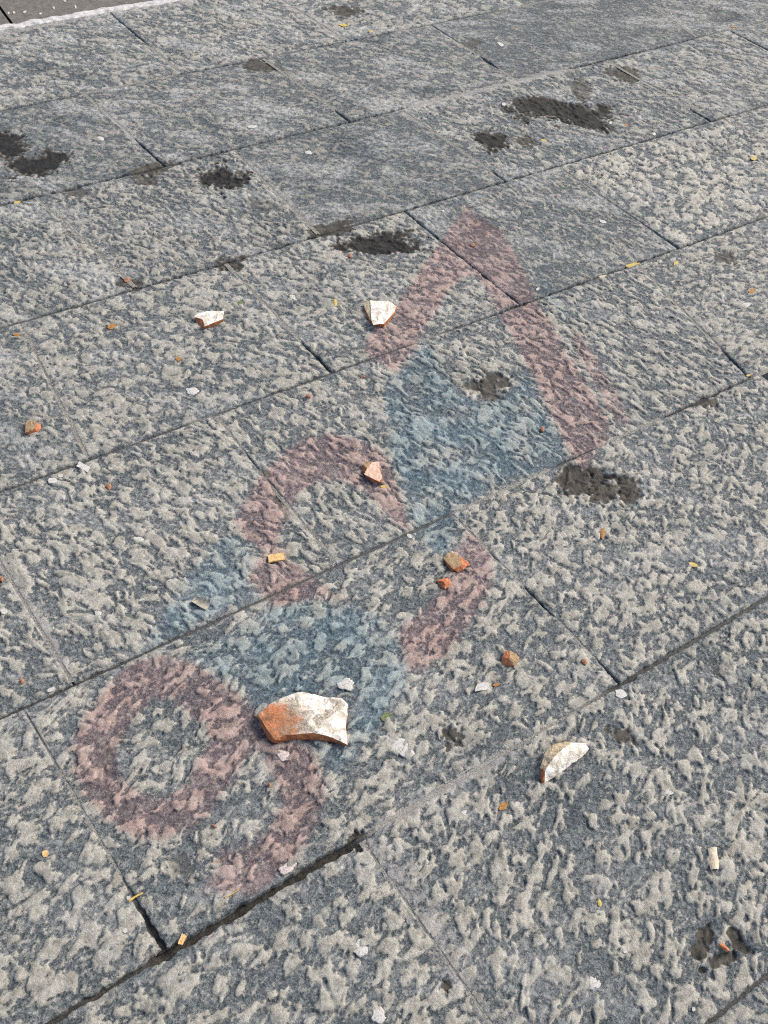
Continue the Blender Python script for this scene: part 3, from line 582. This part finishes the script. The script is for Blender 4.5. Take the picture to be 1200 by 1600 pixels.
def facets(name, label, cat, group, verts, faces, mats, zoom=None, bare=None, cuts=3, rough=.0012, seed=1, fine_top=True):
    """a broken piece: verts (px, py, height mm) on its visible outside, faces with material slots; closed underneath"""
    if zoom: verts = [(zoom[1] + x / zoom[0], zoom[2] + y / zoom[0], z) for x, y, z in verts]
    mx = np.mean([v[0] for v in verts]); my = np.mean([v[1] for v in verts])
    g = at(mx, my); z0 = surf_z(g[0], g[1], .012)
    W = np.array([at(x, y, z0 + z * 1e-3) for x, y, z in verts])
    ctr = np.array([*W[:, :2].mean(0), z0]); W = W - ctr
    bm = bmesh.new(); lay = bm.verts.layers.float.new('bare')
    vs = [bm.verts.new(p) for p in W]
    for f, mi in faces:
        try: ff = bm.faces.new([vs[i] for i in f]); ff.material_index = mi
        except ValueError: pass
    bm.normal_update()
    # walls down to the ground and a base
    edges = [e for e in bm.edges if e.is_boundary]
    r = bmesh.ops.extrude_edge_only(bm, edges=edges)
    nv = [e for e in r['geom'] if isinstance(e, bmesh.types.BMVert)]
    for q in nv: q.co.x *= .93; q.co.y *= .93; q.co.z = -.0025
    for fc in r['geom']:
        if isinstance(fc, bmesh.types.BMFace): fc.material_index = len(mats) - 1
    be = [e for e in bm.edges if e.is_boundary]
    try:
        hf = bmesh.ops.holes_fill(bm, edges=be, sides=0)
        for fc in hf['faces']: fc.material_index = len(mats) - 1
    except Exception: pass
    bmesh.ops.triangulate(bm, faces=bm.faces[:])
    size = max(np.ptp(W[:, 0]), np.ptp(W[:, 1]))
    for it in range(cuts):
        bmesh.ops.subdivide_edges(bm, edges=[e for e in bm.edges if e.calc_length() > size * .07], cuts=1, use_grid_fill=True)
        bmesh.ops.triangulate(bm, faces=[f for f in bm.faces if len(f.verts) > 3])
    bmesh.ops.smooth_vert(bm, verts=bm.verts[:], factor=.35, use_axis_x=True, use_axis_y=True, use_axis_z=True)
    bmesh.ops.recalc_face_normals(bm, faces=bm.faces[:]); bm.normal_update()
    co = np.array([v.co[:] for v in bm.verts]); nrm = np.array([v.normal[:] for v in bm.verts])
    k = co[:, 0] + co[:, 2] * 1.7; l = co[:, 1] - co[:, 2] * 1.3
    dd = (perlin(k / (size * .14) + seed * 3.1, l / (size * .14), seed) + .5 * perlin(k / (size * .06) + seed, l / (size * .06), seed + 3)) * rough
    for v, d_, n_ in zip(bm.verts, dd, nrm):
        if v.co.z > -.002: v.co += Vector(n_ * d_)
        if bare is not None:
            wv = np.array(v.co[:]) + ctr
            v[lay] = bare(*(wv))
    # the broken clay is the body; each differently weathered face is a part of it
    def only(idx, nm):
        b2 = bm.copy(); bmesh.ops.delete(b2, geom=[f for f in b2.faces if f.material_index not in idx], context='FACES')
        if not b2.faces: b2.free(); return None
        for f in b2.faces: f.material_index = 0; f.smooth = False
        m2 = bpy.data.meshes.new(nm); b2.to_mesh(m2); b2.free(); return m2
    body = [i for i, m_ in enumerate(mats) if m_ in (M['clay'], M['brick'])]
    root = tag(link(name, only(body, name), mats[body[0]], None, ctr), label, cat, group)
    for i, m_ in enumerate(mats):
        if i in body: continue
        nm = {'lime': 'limewash_face', 'lime_pale': 'limewash_face', 'crust': 'mortar_crust', 'brick_tan': 'weathered_face', 'brick_pink': 'worn_face'}[[k for k in M if M[k] is m_][0]]
        m2 = only([i], nm)
        if m2: link(nm, m2, m_, root)
    bm.free(); return root

def px_of(x, y, z):
    v = np.array([x, y, z - CAM_H]); d = v @ FW
    return 600 + FPX * (v @ RT) / d, 800 - FPX * (v @ UP) / d
SH = 'terracotta shards scattered on the paving'
# the large tile shard
def bare_big(x, y, z):
    px, py = px_of(x, y, z); f = 1 - math.hypot((px - 434) / 44, (py - 1128) / 34)
    return float(np.clip(.42 + f * .85, 0, 1.0))
bv = [(135, 400, 17), (200, 320, 18), (400, 215, 19), (510, 188, 19), (580, 185, 19), (700, 215, 18), (800, 225, 17), (920, 240, 15), (985, 300, 13), (982, 400, 13), (968, 500, 13), (985, 690, 12), (880, 640, 16), (780, 600, 18), (660, 572, 20), (500, 585, 21), (400, 592, 21), (295, 640, 20),
      (560, 400, 24), (320, 430, 22), (800, 420, 20),
      (275, 662, 6), (420, 640, 6), (600, 634, 6), (770, 636, 6), (880, 660, 7), (985, 694, 7), (150, 455, 6), (240, 650, 5)]
bf = [((0, 19, 1), 0), ((1, 19, 2), 0), ((2, 19, 18), 0), ((2, 18, 3), 0), ((3, 18, 4), 0), ((4, 18, 5), 0), ((5, 18, 20), 0), ((5, 20, 6), 0), ((6, 20, 7), 0), ((7, 20, 8), 0), ((8, 20, 9), 0), ((9, 20, 10), 0), ((10, 20, 12), 0), ((10, 12, 11), 0), ((12, 20, 13), 0), ((13, 20, 18), 0), ((13, 18, 14), 0), ((14, 18, 15), 0), ((15, 18, 19), 0), ((15, 19, 16), 0), ((16, 19, 17), 0), ((17, 19, 0), 0),
      ((17, 21, 22, 16), 1), ((16, 22, 23, 15), 1), ((15, 23, 14), 1), ((14, 23, 24, 13), 1), ((13, 24, 25, 12), 1), ((12, 25, 26, 11), 1), ((0, 27, 28, 17), 1), ((17, 28, 21), 1)]
facets('terracotta_shard', 'largest terracotta tile shard, orange on the left and limewashed white on the right', 'tile shard', SH, bv, bf, [M['lime'], M['clay'], M['clay']], (6, 380, 1050), bare_big, 4, .0020, 2)
# folded white shard
fv = [(235, 860, 5), (230, 790, 8), (240, 700, 12), (300, 490, 14), (330, 430, 14), (430, 335, 12), (640, 285, 12), (750, 296, 17), (950, 300, 13), (1010, 400, 6), (960, 470, 4), (800, 600, 3), (600, 740, 3), (400, 880, 3), (300, 950, 3), (262, 945, 3), (318, 735, 20), (450, 545, 24), (590, 405, 23), (620, 620, 14), (820, 450, 14), (440, 770, 13)]
ff = [((16, 17, 3, 2), 1), ((17, 18, 4, 3), 1), ((18, 5, 4), 1), ((18, 7, 6, 5), 1), ((16, 2, 1), 2), ((16, 1, 0, 15), 2), ((16, 15, 14), 2),
      ((16, 14, 13, 21), 0), ((21, 13, 12, 19), 0), ((16, 21, 19, 17), 0), ((17, 19, 20, 18), 0), ((19, 12, 11, 20), 0), ((20, 11, 10), 0), ((20, 10, 9), 0), ((18, 20, 8, 7), 0), ((20, 9, 8), 0)]
facets('terracotta_shard', 'curved white tile shard with crumbly tan back, right of the pale cemented joint', 'tile shard', SH, fv, ff, [M['lime_pale'], M['crust'], M['clay']], (10, 820, 1130), lambda x, y, z: 0, 4, .0014, 3)
# white shard at the left, far
av = [(282, 420, 13), (310, 368, 13), (420, 335, 13), (540, 308, 13), (700, 312, 13), (852, 300, 13), (832, 380, 12), (822, 460, 12), (650, 530, 12), (475, 602, 12), (450, 490, 13), (400, 450, 13), (300, 480, 5), (400, 605, 2), (455, 655, 1), (590, 605, 2), (690, 575, 2), (830, 485, 4)]
af = [((0, 11, 2, 1), 0), ((11, 10, 3, 2), 0), ((10, 9, 8, 3), 0), ((3, 8, 4), 0), ((4, 8, 7, 6), 0), ((4, 6, 5), 0), ((0, 12, 13, 11), 1), ((11, 13, 10), 1), ((10, 13, 14, 9), 1), ((9, 14, 15), 1), ((9, 15, 8), 1), ((8, 15, 16), 1), ((8, 16, 17, 7), 1)]
facets('terracotta_shard', 'white faced shard with orange left side, left of the farthest pair of shards', 'tile shard', SH, av, af, [M['lime_pale'], M['clay'], M['clay']], (12, 280, 460), lambda x, y, z: 0, 3, .0009, 4)
# white shard beside the caret
cv = [(270, 315, 10), (360, 300, 13), (385, 285, 15), (470, 288, 15), (680, 308, 14), (745, 340, 14), (795, 385, 14), (765, 480, 14), (690, 560, 14), (600, 660, 14), (530, 662, 15), (430, 680, 15), (400, 600, 14), (385, 602, 10), (300, 420, 9), (825, 345, 11), (800, 430, 5), (735, 565, 3), (590, 712, 2), (440, 695, 3), (345, 590, 2), (285, 430, 3)]
cf = [((0, 14, 13, 12, 2, 1), 1), ((2, 12, 11, 10, 3), 0), ((3, 10, 9, 8, 4), 0), ((4, 8, 7, 5), 0), ((5, 7, 6), 0), ((6, 7, 16, 15), 2), ((7, 8, 17, 16), 2), ((8, 9, 18, 17), 2), ((9, 10, 18), 2), ((10, 11, 19, 18), 2), ((12, 13, 20, 19, 11), 2), ((13, 14, 21, 20), 2)]
facets('terracotta_shard', 'cream and white shard with orange rim, lying at the left foot of the pink caret', 'tile shard', SH, cv, cf, [M['lime_pale'], M['crust'], M['clay']], (10, 540, 440), lambda x, y, z: 0, 3, .0009, 5)
# pink shard on the arch
dv_ = [(345, 250, 12), (500, 262, 12), (632, 258, 12), (642, 380, 13), (692, 560, 12), (632, 632, 12), (500, 572, 13), (348, 490, 13), (400, 385, 14), (340, 320, 11), (305, 360, 4), (335, 460, 3), (372, 525, 3), (500, 635, 2), (620, 668, 2), (690, 640, 3)]
df = [((0, 9, 8, 1), 1), ((1, 8, 3, 2), 0), ((8, 7, 6, 3), 0), ((3, 6, 5, 4), 0), ((9, 10, 11, 8), 2), ((8, 11, 7), 2), ((7, 11, 12), 2), ((7, 12, 13, 6), 2), ((6, 13, 14, 5), 2), ((5, 14, 15, 4), 2)]
facets('terracotta_shard', 'small pale pink faced shard lying on the pink painted arch', 'tile shard', SH, dv_, df, [M['brick_pink'], M['brick_tan'], M['clay']], (12, 540, 700), None, 3, .0008, 6)
BR = 'orange brick chunks on the paving'
ev = [(328, 320, 9), (385, 240, 10), (480, 228, 11), (600, 300, 13), (625, 422, 15), (480, 492, 14), (390, 400, 12), (755, 420, 4), (700, 442, 4), (640, 505, 2), (550, 535, 2), (490, 515, 3)]
ef = [((0, 6, 2, 1), 1), ((6, 5, 4, 3, 2), 1), ((3, 4, 8, 7), 0), ((4, 5, 11, 10), 0), ((4, 10, 9, 8), 0)]
facets('brick_chunk', 'brick chunk with tan top and orange end, larger of two on the pink hook', 'brick chunk', BR, ev, ef, [M['brick'], M['brick_tan'], M['brick']], (10, 660, 840), None, 3, .0009, 7)
gv = [(212, 665, 6), (400, 624, 8), (452, 700, 6), (432, 762, 3), (352, 802, 3), (300, 782, 2), (240, 702, 2), (345, 690, 12)]
gf = [((0, 7, 1), 0), ((1, 7, 2), 0), ((2, 7, 4, 3), 0), ((7, 0, 6, 5), 0), ((7, 5, 4), 0)]
facets('brick_chunk', 'small bright orange brick chunk, smaller of two on the pink hook', 'brick chunk', BR, gv, gf, [M['brick'], M['brick']], (10, 660, 840), None, 3, .0008, 8)
hv = [(400, 505, 4), (420, 430, 9), (480, 322, 10), (552, 318, 13), (640, 355, 12), (692, 372, 10), (742, 482, 5), (662, 602, 2), (632, 612, 2), (410, 582, 3), (560, 480, 17)]
hf = [((0, 10, 2, 1), 0), ((2, 10, 3), 0), ((0, 9, 8, 10), 0), ((3, 10, 5, 4), 1), ((10, 8, 7, 6), 1), ((10, 6, 5), 1)]
facets('brick_chunk', 'rounded orange brick chunk alone, right of the pink hook above a white chip', 'brick chunk', BR, hv, hf, [M['brick'], M['brick_tan'], M['brick']], (12, 750, 990), None, 3, .0009, 9)
iv = [(372, 500, 9), (420, 340, 10), (690, 332, 11), (780, 420, 11), (700, 592, 12), (560, 650, 12), (385, 720, 9), (872, 440, 4), (872, 600, 3), (780, 690, 2), (600, 735, 2)]
if_ = [((0, 5, 4, 2, 1), 1), ((0, 6, 5), 1), ((2, 4, 3), 1), ((3, 4, 8, 7), 0), ((4, 9, 8), 0), ((4, 5, 10, 9), 0)]
facets('brick_chunk', 'brown topped brick chunk near the left edge of the picture', 'brick chunk', BR, iv, if_, [M['brick'], M['brick_tan'], M['brick']], (20, 20, 640), None, 3, .0009, 10)

# --- small flat things ------------------------------------------------------
def local_frame(px, py):
    c = at(px, py); s = scale_at(px, py)
    ux = at(px + 1, py)[:2] - c[:2]; uy = at(px, py - 1)[:2] - c[:2]
    return c, ux, uy
def place(name, me, mats, px, py, label, cat, group, lift=0.0):
    c = at(px, py); z = surf_z(c[0], c[1], .005)
    return tag(link(name, me, mats, None, (c[0], c[1], z + lift)), label, cat, group)
def outline_mesh(name, pts, thick, dome=0.0, curl=0.0, seed=0, jag=.12, rings=4, smooth=False):
    """closed thin piece from a ground outline (metres, about 0): top in rings, side wall, base"""
    P = np.array(pts); n = len(P); sz = np.abs(P).max()
    r0 = np.random.default_rng(seed)
    V = []; ss = [1.0, .8, .5, .22][:rings]
    for s in ss:
        for i in range(n):
            x, y = P[i] * s
            z = thick + dome * (1 - s * s) + curl * ((x / sz) ** 2) + r0.normal() * thick * jag * .6
            V.append((x, y, z))
    V.append((0, 0, thick + dome)); tip = len(V) - 1
    for i in range(n):
        x, y = P[i]; V.append((x * .97, y * .97, -.0012 + curl * ((x / sz) ** 2)))
    F = []
    for k in range(len(ss) - 1):
        for i in range(n):
            j = (i + 1) % n; F.append((k * n + i, k * n + j, (k + 1) * n + j)); F.append((k * n + i, (k + 1) * n + j, (k + 1) * n + i))
    for i in range(n):
        j = (i + 1) % n; F.append(((len(ss) - 1) * n + i, (len(ss) - 1) * n + j, tip))
        b = tip + 1; F.append((j, i, b + i)); F.append((j, b + i, b + j))
    for i in range(1, n - 1): F.append((tip + 1, tip + 1 + i + 1, tip + 1 + i))
    return mesh_np(name, V, F, None, smooth)
def px_outline(px, py, L, W, ang, shape, seed):
    """outline of a piece L x W picture pixels at (px, py), turned by ang in the picture, laid on the ground"""
    r0 = np.random.default_rng(seed); c, ux, uy = local_frame(px, py); a = math.radians(ang)
    n = {'chip': 9, 'blob': 28, 'leaf': 12, 'bar': 10}[shape]; out = []
    if max(L, W) < 15: L, W = L * .86, W * .86
    for i in range(n):
        t = 2 * math.pi * i / n
        if shape == 'chip': rr = r0.uniform(.75, 1.08); p, q = math.cos(t + r0.uniform(-.25, .25)) * rr, math.sin(t) * rr
        elif shape == 'blob': rr = 1 + r0.normal() * .06 + .10 * math.sin(2 * t + seed) + .09 * math.sin(3 * t + seed * 2) + .07 * math.sin(5 * t + seed * 3); p, q = math.cos(t) * rr, math.sin(t) * rr
        elif shape == 'leaf': p = math.cos(t); q = math.sin(t) * (1 - .45 * p * p) * r0.uniform(.8, 1.1); p *= 1 + .06 * r0.normal()
        else:
            k = [(-1, -1), (-.5, -1), (0, -1), (.5, -1), (1, -1), (1, 1), (.5, 1), (0, 1), (-.5, 1), (-1, 1)][i]; p = k[0] + r0.normal() * .04; q = k[1] + r0.normal() * .07
        p *= L / 2; q *= W / 2
        X = p * math.cos(a) - q * math.sin(a); Y = p * math.sin(a) + q * math.cos(a)
        out.append(ux * X + uy * Y)
    out = np.array(out); ar = np.sum(out[:, 0] * np.roll(out[:, 1], -1) - np.roll(out[:, 0], -1) * out[:, 1])
    return out if ar > 0 else out[::-1]
_seed = [100]
def piece(name, px, py, L, W, ang, shape, mat, label, cat, group, thick=.0015, dome=0.0, curl=0.0, smooth=False, lift=0.0):
    _seed[0] += 1
    me = outline_mesh(name, px_outline(px, py, L, W, ang, shape, _seed[0]), thick, dome, curl, _seed[0], smooth=smooth)
    return place(name, me, M[mat], px, py, label, cat, group, lift)

# a curled bark chip, pale flake standing behind it
def curl_chip(px, py, L, W, ang, mat, label, depth, group=None, name='bark_chip', cat='wood chip', invert=False):
    c, ux, uy = local_frame(px, py); a = math.radians(ang); V = []; nu, nv = 9, 7
    def pt(p, q):
        X = p * L / 2 * math.cos(a) - q * W / 2 * math.sin(a); Y = p * L / 2 * math.sin(a) + q * W / 2 * math.cos(a); return ux * X + uy * Y
    r0 = np.random.default_rng(int(px)); T = .0011
    for lay in (0, 1):
        for i in range(nu):
            for j in range(nv):
                p = -1 + 2 * i / (nu - 1); q = -1 + 2 * j / (nv - 1)
                g_ = pt(p + r0.normal() * .012, q * (1 + .05 * math.sin(p * 4)))
                z = depth * (q * q if not invert else 1 - q * q) + .0008 + (T if lay == 0 else 0) + .0006 * math.sin(p * 3 + q)
                V.append((g_[0], g_[1], z))
    F = []; I = lambda l, i, j: l * nu * nv + i * nv + j
    for i in range(nu - 1):
        for j in range(nv - 1):
            F.append((I(0, i, j), I(0, i + 1, j), I(0, i + 1, j + 1), I(0, i, j + 1))); F.append((I(1, i, j), I(1, i, j + 1), I(1, i + 1, j + 1), I(1, i + 1, j)))
    for i in range(nu - 1):
        for j in (0, nv - 1): F.append((I(0, i, j), I(1, i, j), I(1, i + 1, j), I(0, i + 1, j)))
    for j in range(nv - 1):
        for i in (0, nu - 1): F.append((I(0, i, j), I(0, i, j + 1), I(1, i, j + 1), I(1, i, j)))
    me = mesh_np(name, V, F, None, False); bm = bmesh.new(); bm.from_mesh(me); bmesh.ops.recalc_face_normals(bm, faces=bm.faces[:]); bm.to_mesh(me); bm.free()
    return place(name, me, M[mat], px, py, label, cat, group, .001)
WC = 'wood chips on the paving'
curl_chip(314, 944, 27, 13, -30, 'wood_grey', 'grey curled bark chip on the blue patch beside the long thin joint', .004, WC)
curl_chip(1114, 1342, 34, 14, -84, 'wood_pale', 'pale upright splinter of wood near the right edge', .003, WC, 'wood_splinter', invert=True)
piece('wood_chip', 432, 874, 25, 11, 8, 'bar', 'wood_tan', 'small oblong tan wood chip under the pink arch', 'wood chip', WC, .004)
piece('wood_chip', 285, 1469, 8, 17, -25, 'bar', 'wood_tan', 'tan wood chip bridging the open black joint', 'wood chip', WC, .003, lift=.003)
curl_chip(1130, 1481, 17, 7, -38, 'brick', 'thin reddish sliver lying in the dark pit at lower right', .003, None, 'brick_sliver', 'brick sliver', True)

GUM = 'trodden gum spots'
for (x, y, l, w_, an, mt, lab) in [
  (540, 1070, 25, 21, 10, 'gum', 'white trodden gum spot just above the right end of the largest shard'),
  (443, 1181, 20, 16, 0, 'gum_pink', 'pinkish gum spot just below the largest shard on pink paint'),
  (628, 1169, 44, 22, -32, 'gum', 'oval white gum smear right of the largest shard, textured by shoes'),
  (563, 1481, 27, 27, 0, 'gum', 'round white gum spot below the open black joint'),
  (449, 1357, 30, 15, 25, 'gum_pink', 'pale gum smear at the edge of the open black joint'),
  (927, 1537, 19, 22, 0, 'gum', 'flat round grey gum spot at the bottom right of centre'),
  (482, 238, 13, 7, 0, 'gum', 'small pale gum spot on a smooth dark slab in the distance'),
  (157, 217, 12, 8, 0, 'gum', 'small pale gum spot on the far left slab beside a cemented joint'),
  (153, 957, 14, 14, 0, 'gum', 'small pale gum spot left of the blue patch'),
  (591, 1588, 24, 22, 10, 'gum', 'white gum splash at the bottom edge of the picture'),
  (300, 611, 20, 11, -10, 'gum', 'white gum spot below the far left white shard')]:
    piece('chewing_gum', x, y, l, w_, an, 'blob', mt, lab, 'chewing gum', GUM, .0007, .0005, 0, True)
WH = 'white plaster flakes'
for (x, y, l, w_, an, sh, lab) in [
  (131, 731, 20, 9, -28, 'bar', 'oblong white plaster flake beside the long thin joint at left'),
  (82, 752, 17, 10, 8, 'chip', 'white plaster flake left of the oblong flake, larger of the close pair'),
  (95, 745, 11, 6, 0, 'chip', 'tiny white flake touching the larger flake at left'),
  (752, 1075, 25, 14, 22, 'chip', 'white plaster chip below the lone orange brick chunk'),
  (310, 935, 8, 7, 0, 'chip', 'tiny white flake at the top end of the curled bark chip'),
  (217, 844, 17, 9, -15, 'chip', 'white flake left of the pink arch'),
  (7, 957, 14, 11, 0, 'chip', 'white flake at the left edge beside the cement line'),
  (80, 1078, 15, 6, 20, 'chip', 'white flake in the joint near the left edge'),
  (970, 1084, 20, 14, -20, 'chip', 'white crumbs near the end of the cracked cross joint'),
  (201, 1403, 8, 8, 0, 'chip', 'white crumb beside a yellow twig at lower left'),
  (807, 1257, 11, 8, 20, 'chip', 'small white flake right of the orange leaf below the curved shard'),
  (725, 1271, 12, 10, 40, 'chip', 'small white flake left of the orange leaf below the curved shard'),
  (1045, 1240, 17, 8, 0, 'chip', 'thin white flake right of the curved white shard'),
  (976, 1487, 8, 7, 0, 'chip', 'tiny white crumb left of the dark pit at lower right'),
  (1084, 1577, 7, 9, 0, 'chip', 'tiny white crumb beside the thin joint in the bottom right corner'),
  (782, 70, 14, 6, -20, 'chip', 'tiny white flake on the smooth dark slab at the top'),
  (787, 164, 9, 6, 0, 'chip', 'tiny white flake at the left end of the largest black stain'),
  (955, 192, 8, 6, 0, 'chip', 'tiny white crumb at the right end of the largest black stain'),
  (1022, 210, 8, 6, 0, 'chip', 'tiny white crumb beside the thin joint right of the black stain'),
  (942, 347, 13, 6, -10, 'chip', 'tiny white flake on the slab right of the caret tip'),
  (1166, 477, 16, 8, 15, 'chip', 'white flake near the right edge below a yellow leaf bit'),
  (395, 198, 17, 5, 5, 'chip', 'tiny white flake on the far slab left of a short dark joint'),
  (460, 464, 17, 11, -20, 'chip', 'pale flake between the two far white shards'),
  (840, 452, 8, 5, 30, 'chip', 'tiny white flake at the right side of the pink caret'),
  (196, 1455, 10, 9, 0, 'chip', 'cream crumb left of the black joint corner'),
  (692, 330, 6, 4, 0, 'chip', 'tiny white crumb left of the caret tip'),
  (640, 838, 14, 8, -30, 'chip', 'white fleck above the thin joint inside the painted arch')]:
    piece('plaster_flake', x, y, l, w_, an, sh, 'white', lab, 'plaster flake', WH, .0014)
LV = 'dry leaf bits'
for (x, y, l, w_, an, mt, lab) in [
  (988, 414, 22, 8, 15, 'leaf_yellow', 'yellow leaf bit beside the joint right of the caret, left of two'),
  (1056, 412, 10, 9, 30, 'leaf_yellow', 'yellow leaf bit beside the joint right of the caret, right of two'),
  (1174, 456, 14, 9, 10, 'leaf_brown', 'ochre leaf bit at the right edge above a white flake'),
  (524, 474, 7, 14, 5, 'leaf_yellow', 'yellow upright leaf bit left of the cream shard'),
  (375, 474, 13, 10, 30, 'leaf_green', 'greenish yellow leaf bit right of the far left white shard'),
  (175, 511, 16, 9, 20, 'leaf_brown', 'olive brown leaf bit left of the far left white shard'),
  (279, 562, 11, 8, 0, 'leaf_brown', 'ochre leaf bit above the white gum spot at left'),
  (27, 524, 14, 6, 0, 'leaf_brown', 'yellowish leaf bit at the left edge under the far joint'),
  (850, 220, 11, 5, -10, 'leaf_yellow', 'yellow leaf bit below the largest black stain'),
  (1177, 248, 12, 9, 20, 'leaf_yellow', 'yellow leaf bit on the pebbly slab at the right edge'),
  (27, 316, 13, 6, 15, 'leaf_yellow', 'yellow leaf bit in the far joint at the left edge'),
  (580, 50, 9, 5, 0, 'leaf_yellow', 'yellow leaf bit on the far dark joint at the top'),
  (537, 41, 16, 4, -5, 'leaf_yellow', 'thin yellow leaf bit beneath the dark stain at the top'),
  (942, 832, 9, 21, -8, 'leaf_brown', 'curled ochre leaf bit right of the black pit'),
  (1083, 883, 16, 8, -20, 'leaf_yellow', 'yellow leaf bit alone on the right slab'),
  (604, 1121, 20, 15, 25, 'leaf_green', 'small green leaf right of the largest shard'),
  (776, 1070, 14, 7, 15, 'leaf_brown', 'orange brown leaf bit right of the white plaster chip'),
  (786, 1260, 18, 12, 40, 'leaf_brown', 'orange brown leaf below the curved white shard'),
  (937, 1411, 8, 14, 10, 'leaf_yellow', 'yellowish leaf bit left of the pale wood splinter'),
  (71, 1334, 14, 13, 60, 'wood_tan', 'tan leaf bit on the slab at the lower left edge'),
  (977, 196, 9, 6, 0, 'leaf_brown', 'ochre leaf bit right of the largest black stain'),
  (1170, 586, 10, 5, 20, 'leaf_yellow', 'pale yellow leaf bit at the joint crossing by the right edge'),
  (600, 762, 13, 7, 0, 'leaf_yellow', 'yellow crumb of leaf under the pink shard'),
  (1145, 42, 9, 4, 0, 'leaf_brown', 'ochre leaf bit at the top right joint crossing'),
  (942, 432, 14, 5, 15, 'wood_pale', 'pale leaf bit bridging the joint right of the caret')]:
    piece('leaf_bit', x, y, l, w_, an, 'leaf', mt, lab, 'leaf', LV, .0006, .0010, .0022)
CR = 'brick crumbs'
for (x, y, l, w_, an, lab) in [
  (170, 762, 11, 11, 20, 'orange brick crumb below the long thin joint at left'),
  (199, 438, 13, 9, 0, 'brick crumb in the far joint above the left white shard'),
  (482, 622, 11, 7, -10, 'brown brick crumb above the pink arch'),
  (567, 590, 9, 4, 10, 'thin orange crumb left of the blue patch top'),
  (547, 401, 8, 6, 0, 'orange crumb below the black stain left of the caret'),
  (739, 384, 10, 6, 0, 'orange crumb on the pink caret near its tip'),
  (35, 1066, 9, 10, 30, 'orange crumb at the left edge above the thin joint'),
  (912, 1036, 9, 14, 40, 'pale orange crumb left of the cross joint end'),
  (335, 1293, 10, 6, -20, 'orange crumb inside the painted nine'),
  (3, 906, 8, 9, 0, 'dark red crumb at the very left edge'),
  (847, 672, 8, 9, 0, 'brown crumb at the edge of the lower caret leg'),
  (421, 1228, 6, 8, 0, 'ochre crumb in the painted nine, beside its tail')]:
    piece('brick_crumb', x, y, l, w_, an, 'chip', 'crumb', lab, 'brick crumb', CR, .004, .002)

# twigs: bent tapered tubes
def twig(pts, r, mat, label, z0=.002):
    c = at(*np.mean(pts, 0)); zs = surf_z(c[0], c[1], .012, 'max'); W = [at(*p) - np.array([c[0], c[1], 0]) for p in pts]
    V = []; n = 6
    for i, q in enumerate(W):
        t = W[min(i + 1, len(W) - 1)] - W[max(i - 1, 0)]; t = t / np.linalg.norm(t); s = np.array([-t[1], t[0], 0]); rr = r * (1 - .45 * i / (len(W) - 1))
        for k in range(n):
            a = 2 * math.pi * k / n; V.append(tuple(q + s * math.cos(a) * rr + np.array([0, 0, 1]) * (math.sin(a) * rr + r * .6 + (i % 2) * r * .4)))
    F = [(i * n + k, i * n + (k + 1) % n, (i + 1) * n + (k + 1) % n, (i + 1) * n + k) for i in range(len(W) - 1) for k in range(n)]
    me = mesh_np('twig', V, F); tag(link('twig', me, M[mat], None, (c[0], c[1], zs)), label, 'twig', 'twigs')
twig([(202, 1409), (208, 1405), (214, 1401), (219, 1399), (224, 1396)], .0022, 'twig', 'short yellow twig lying across the joint at lower left')
twig([(352, 1404), (360, 1400), (368, 1395), (375, 1390)], .0010, 'twig', 'thin yellow straw at the foot of the painted nine')
twig([(852, 182), (860, 182.5), (870, 183.5)], .0016, 'wood_pale', 'thin pale straw lying in the largest black stain')
twig([(1015, 150), (1040, 152), (1070, 150)], .0012, 'wood_pale', 'thin pale straw right of the largest black stain')

# litter on the roadway beyond the kerb
r1 = random.Random(4); k_ = 0
for i in range(60):
    x, y = r1.uniform(2, 420), r1.uniform(-4, 30)
    if y > 34 - x * .165 or k_ >= 7: continue
    k_ += 1
    piece('litter_flake', x, y, r1.uniform(3, 9), r1.uniform(3, 5), r1.uniform(0, 180), 'chip', r1.choice(['white', 'white', 'wood_pale']), 'tiny pale flake on the dark roadway beyond the kerb, top left corner', 'litter', 'pale flakes on the roadway', .002)
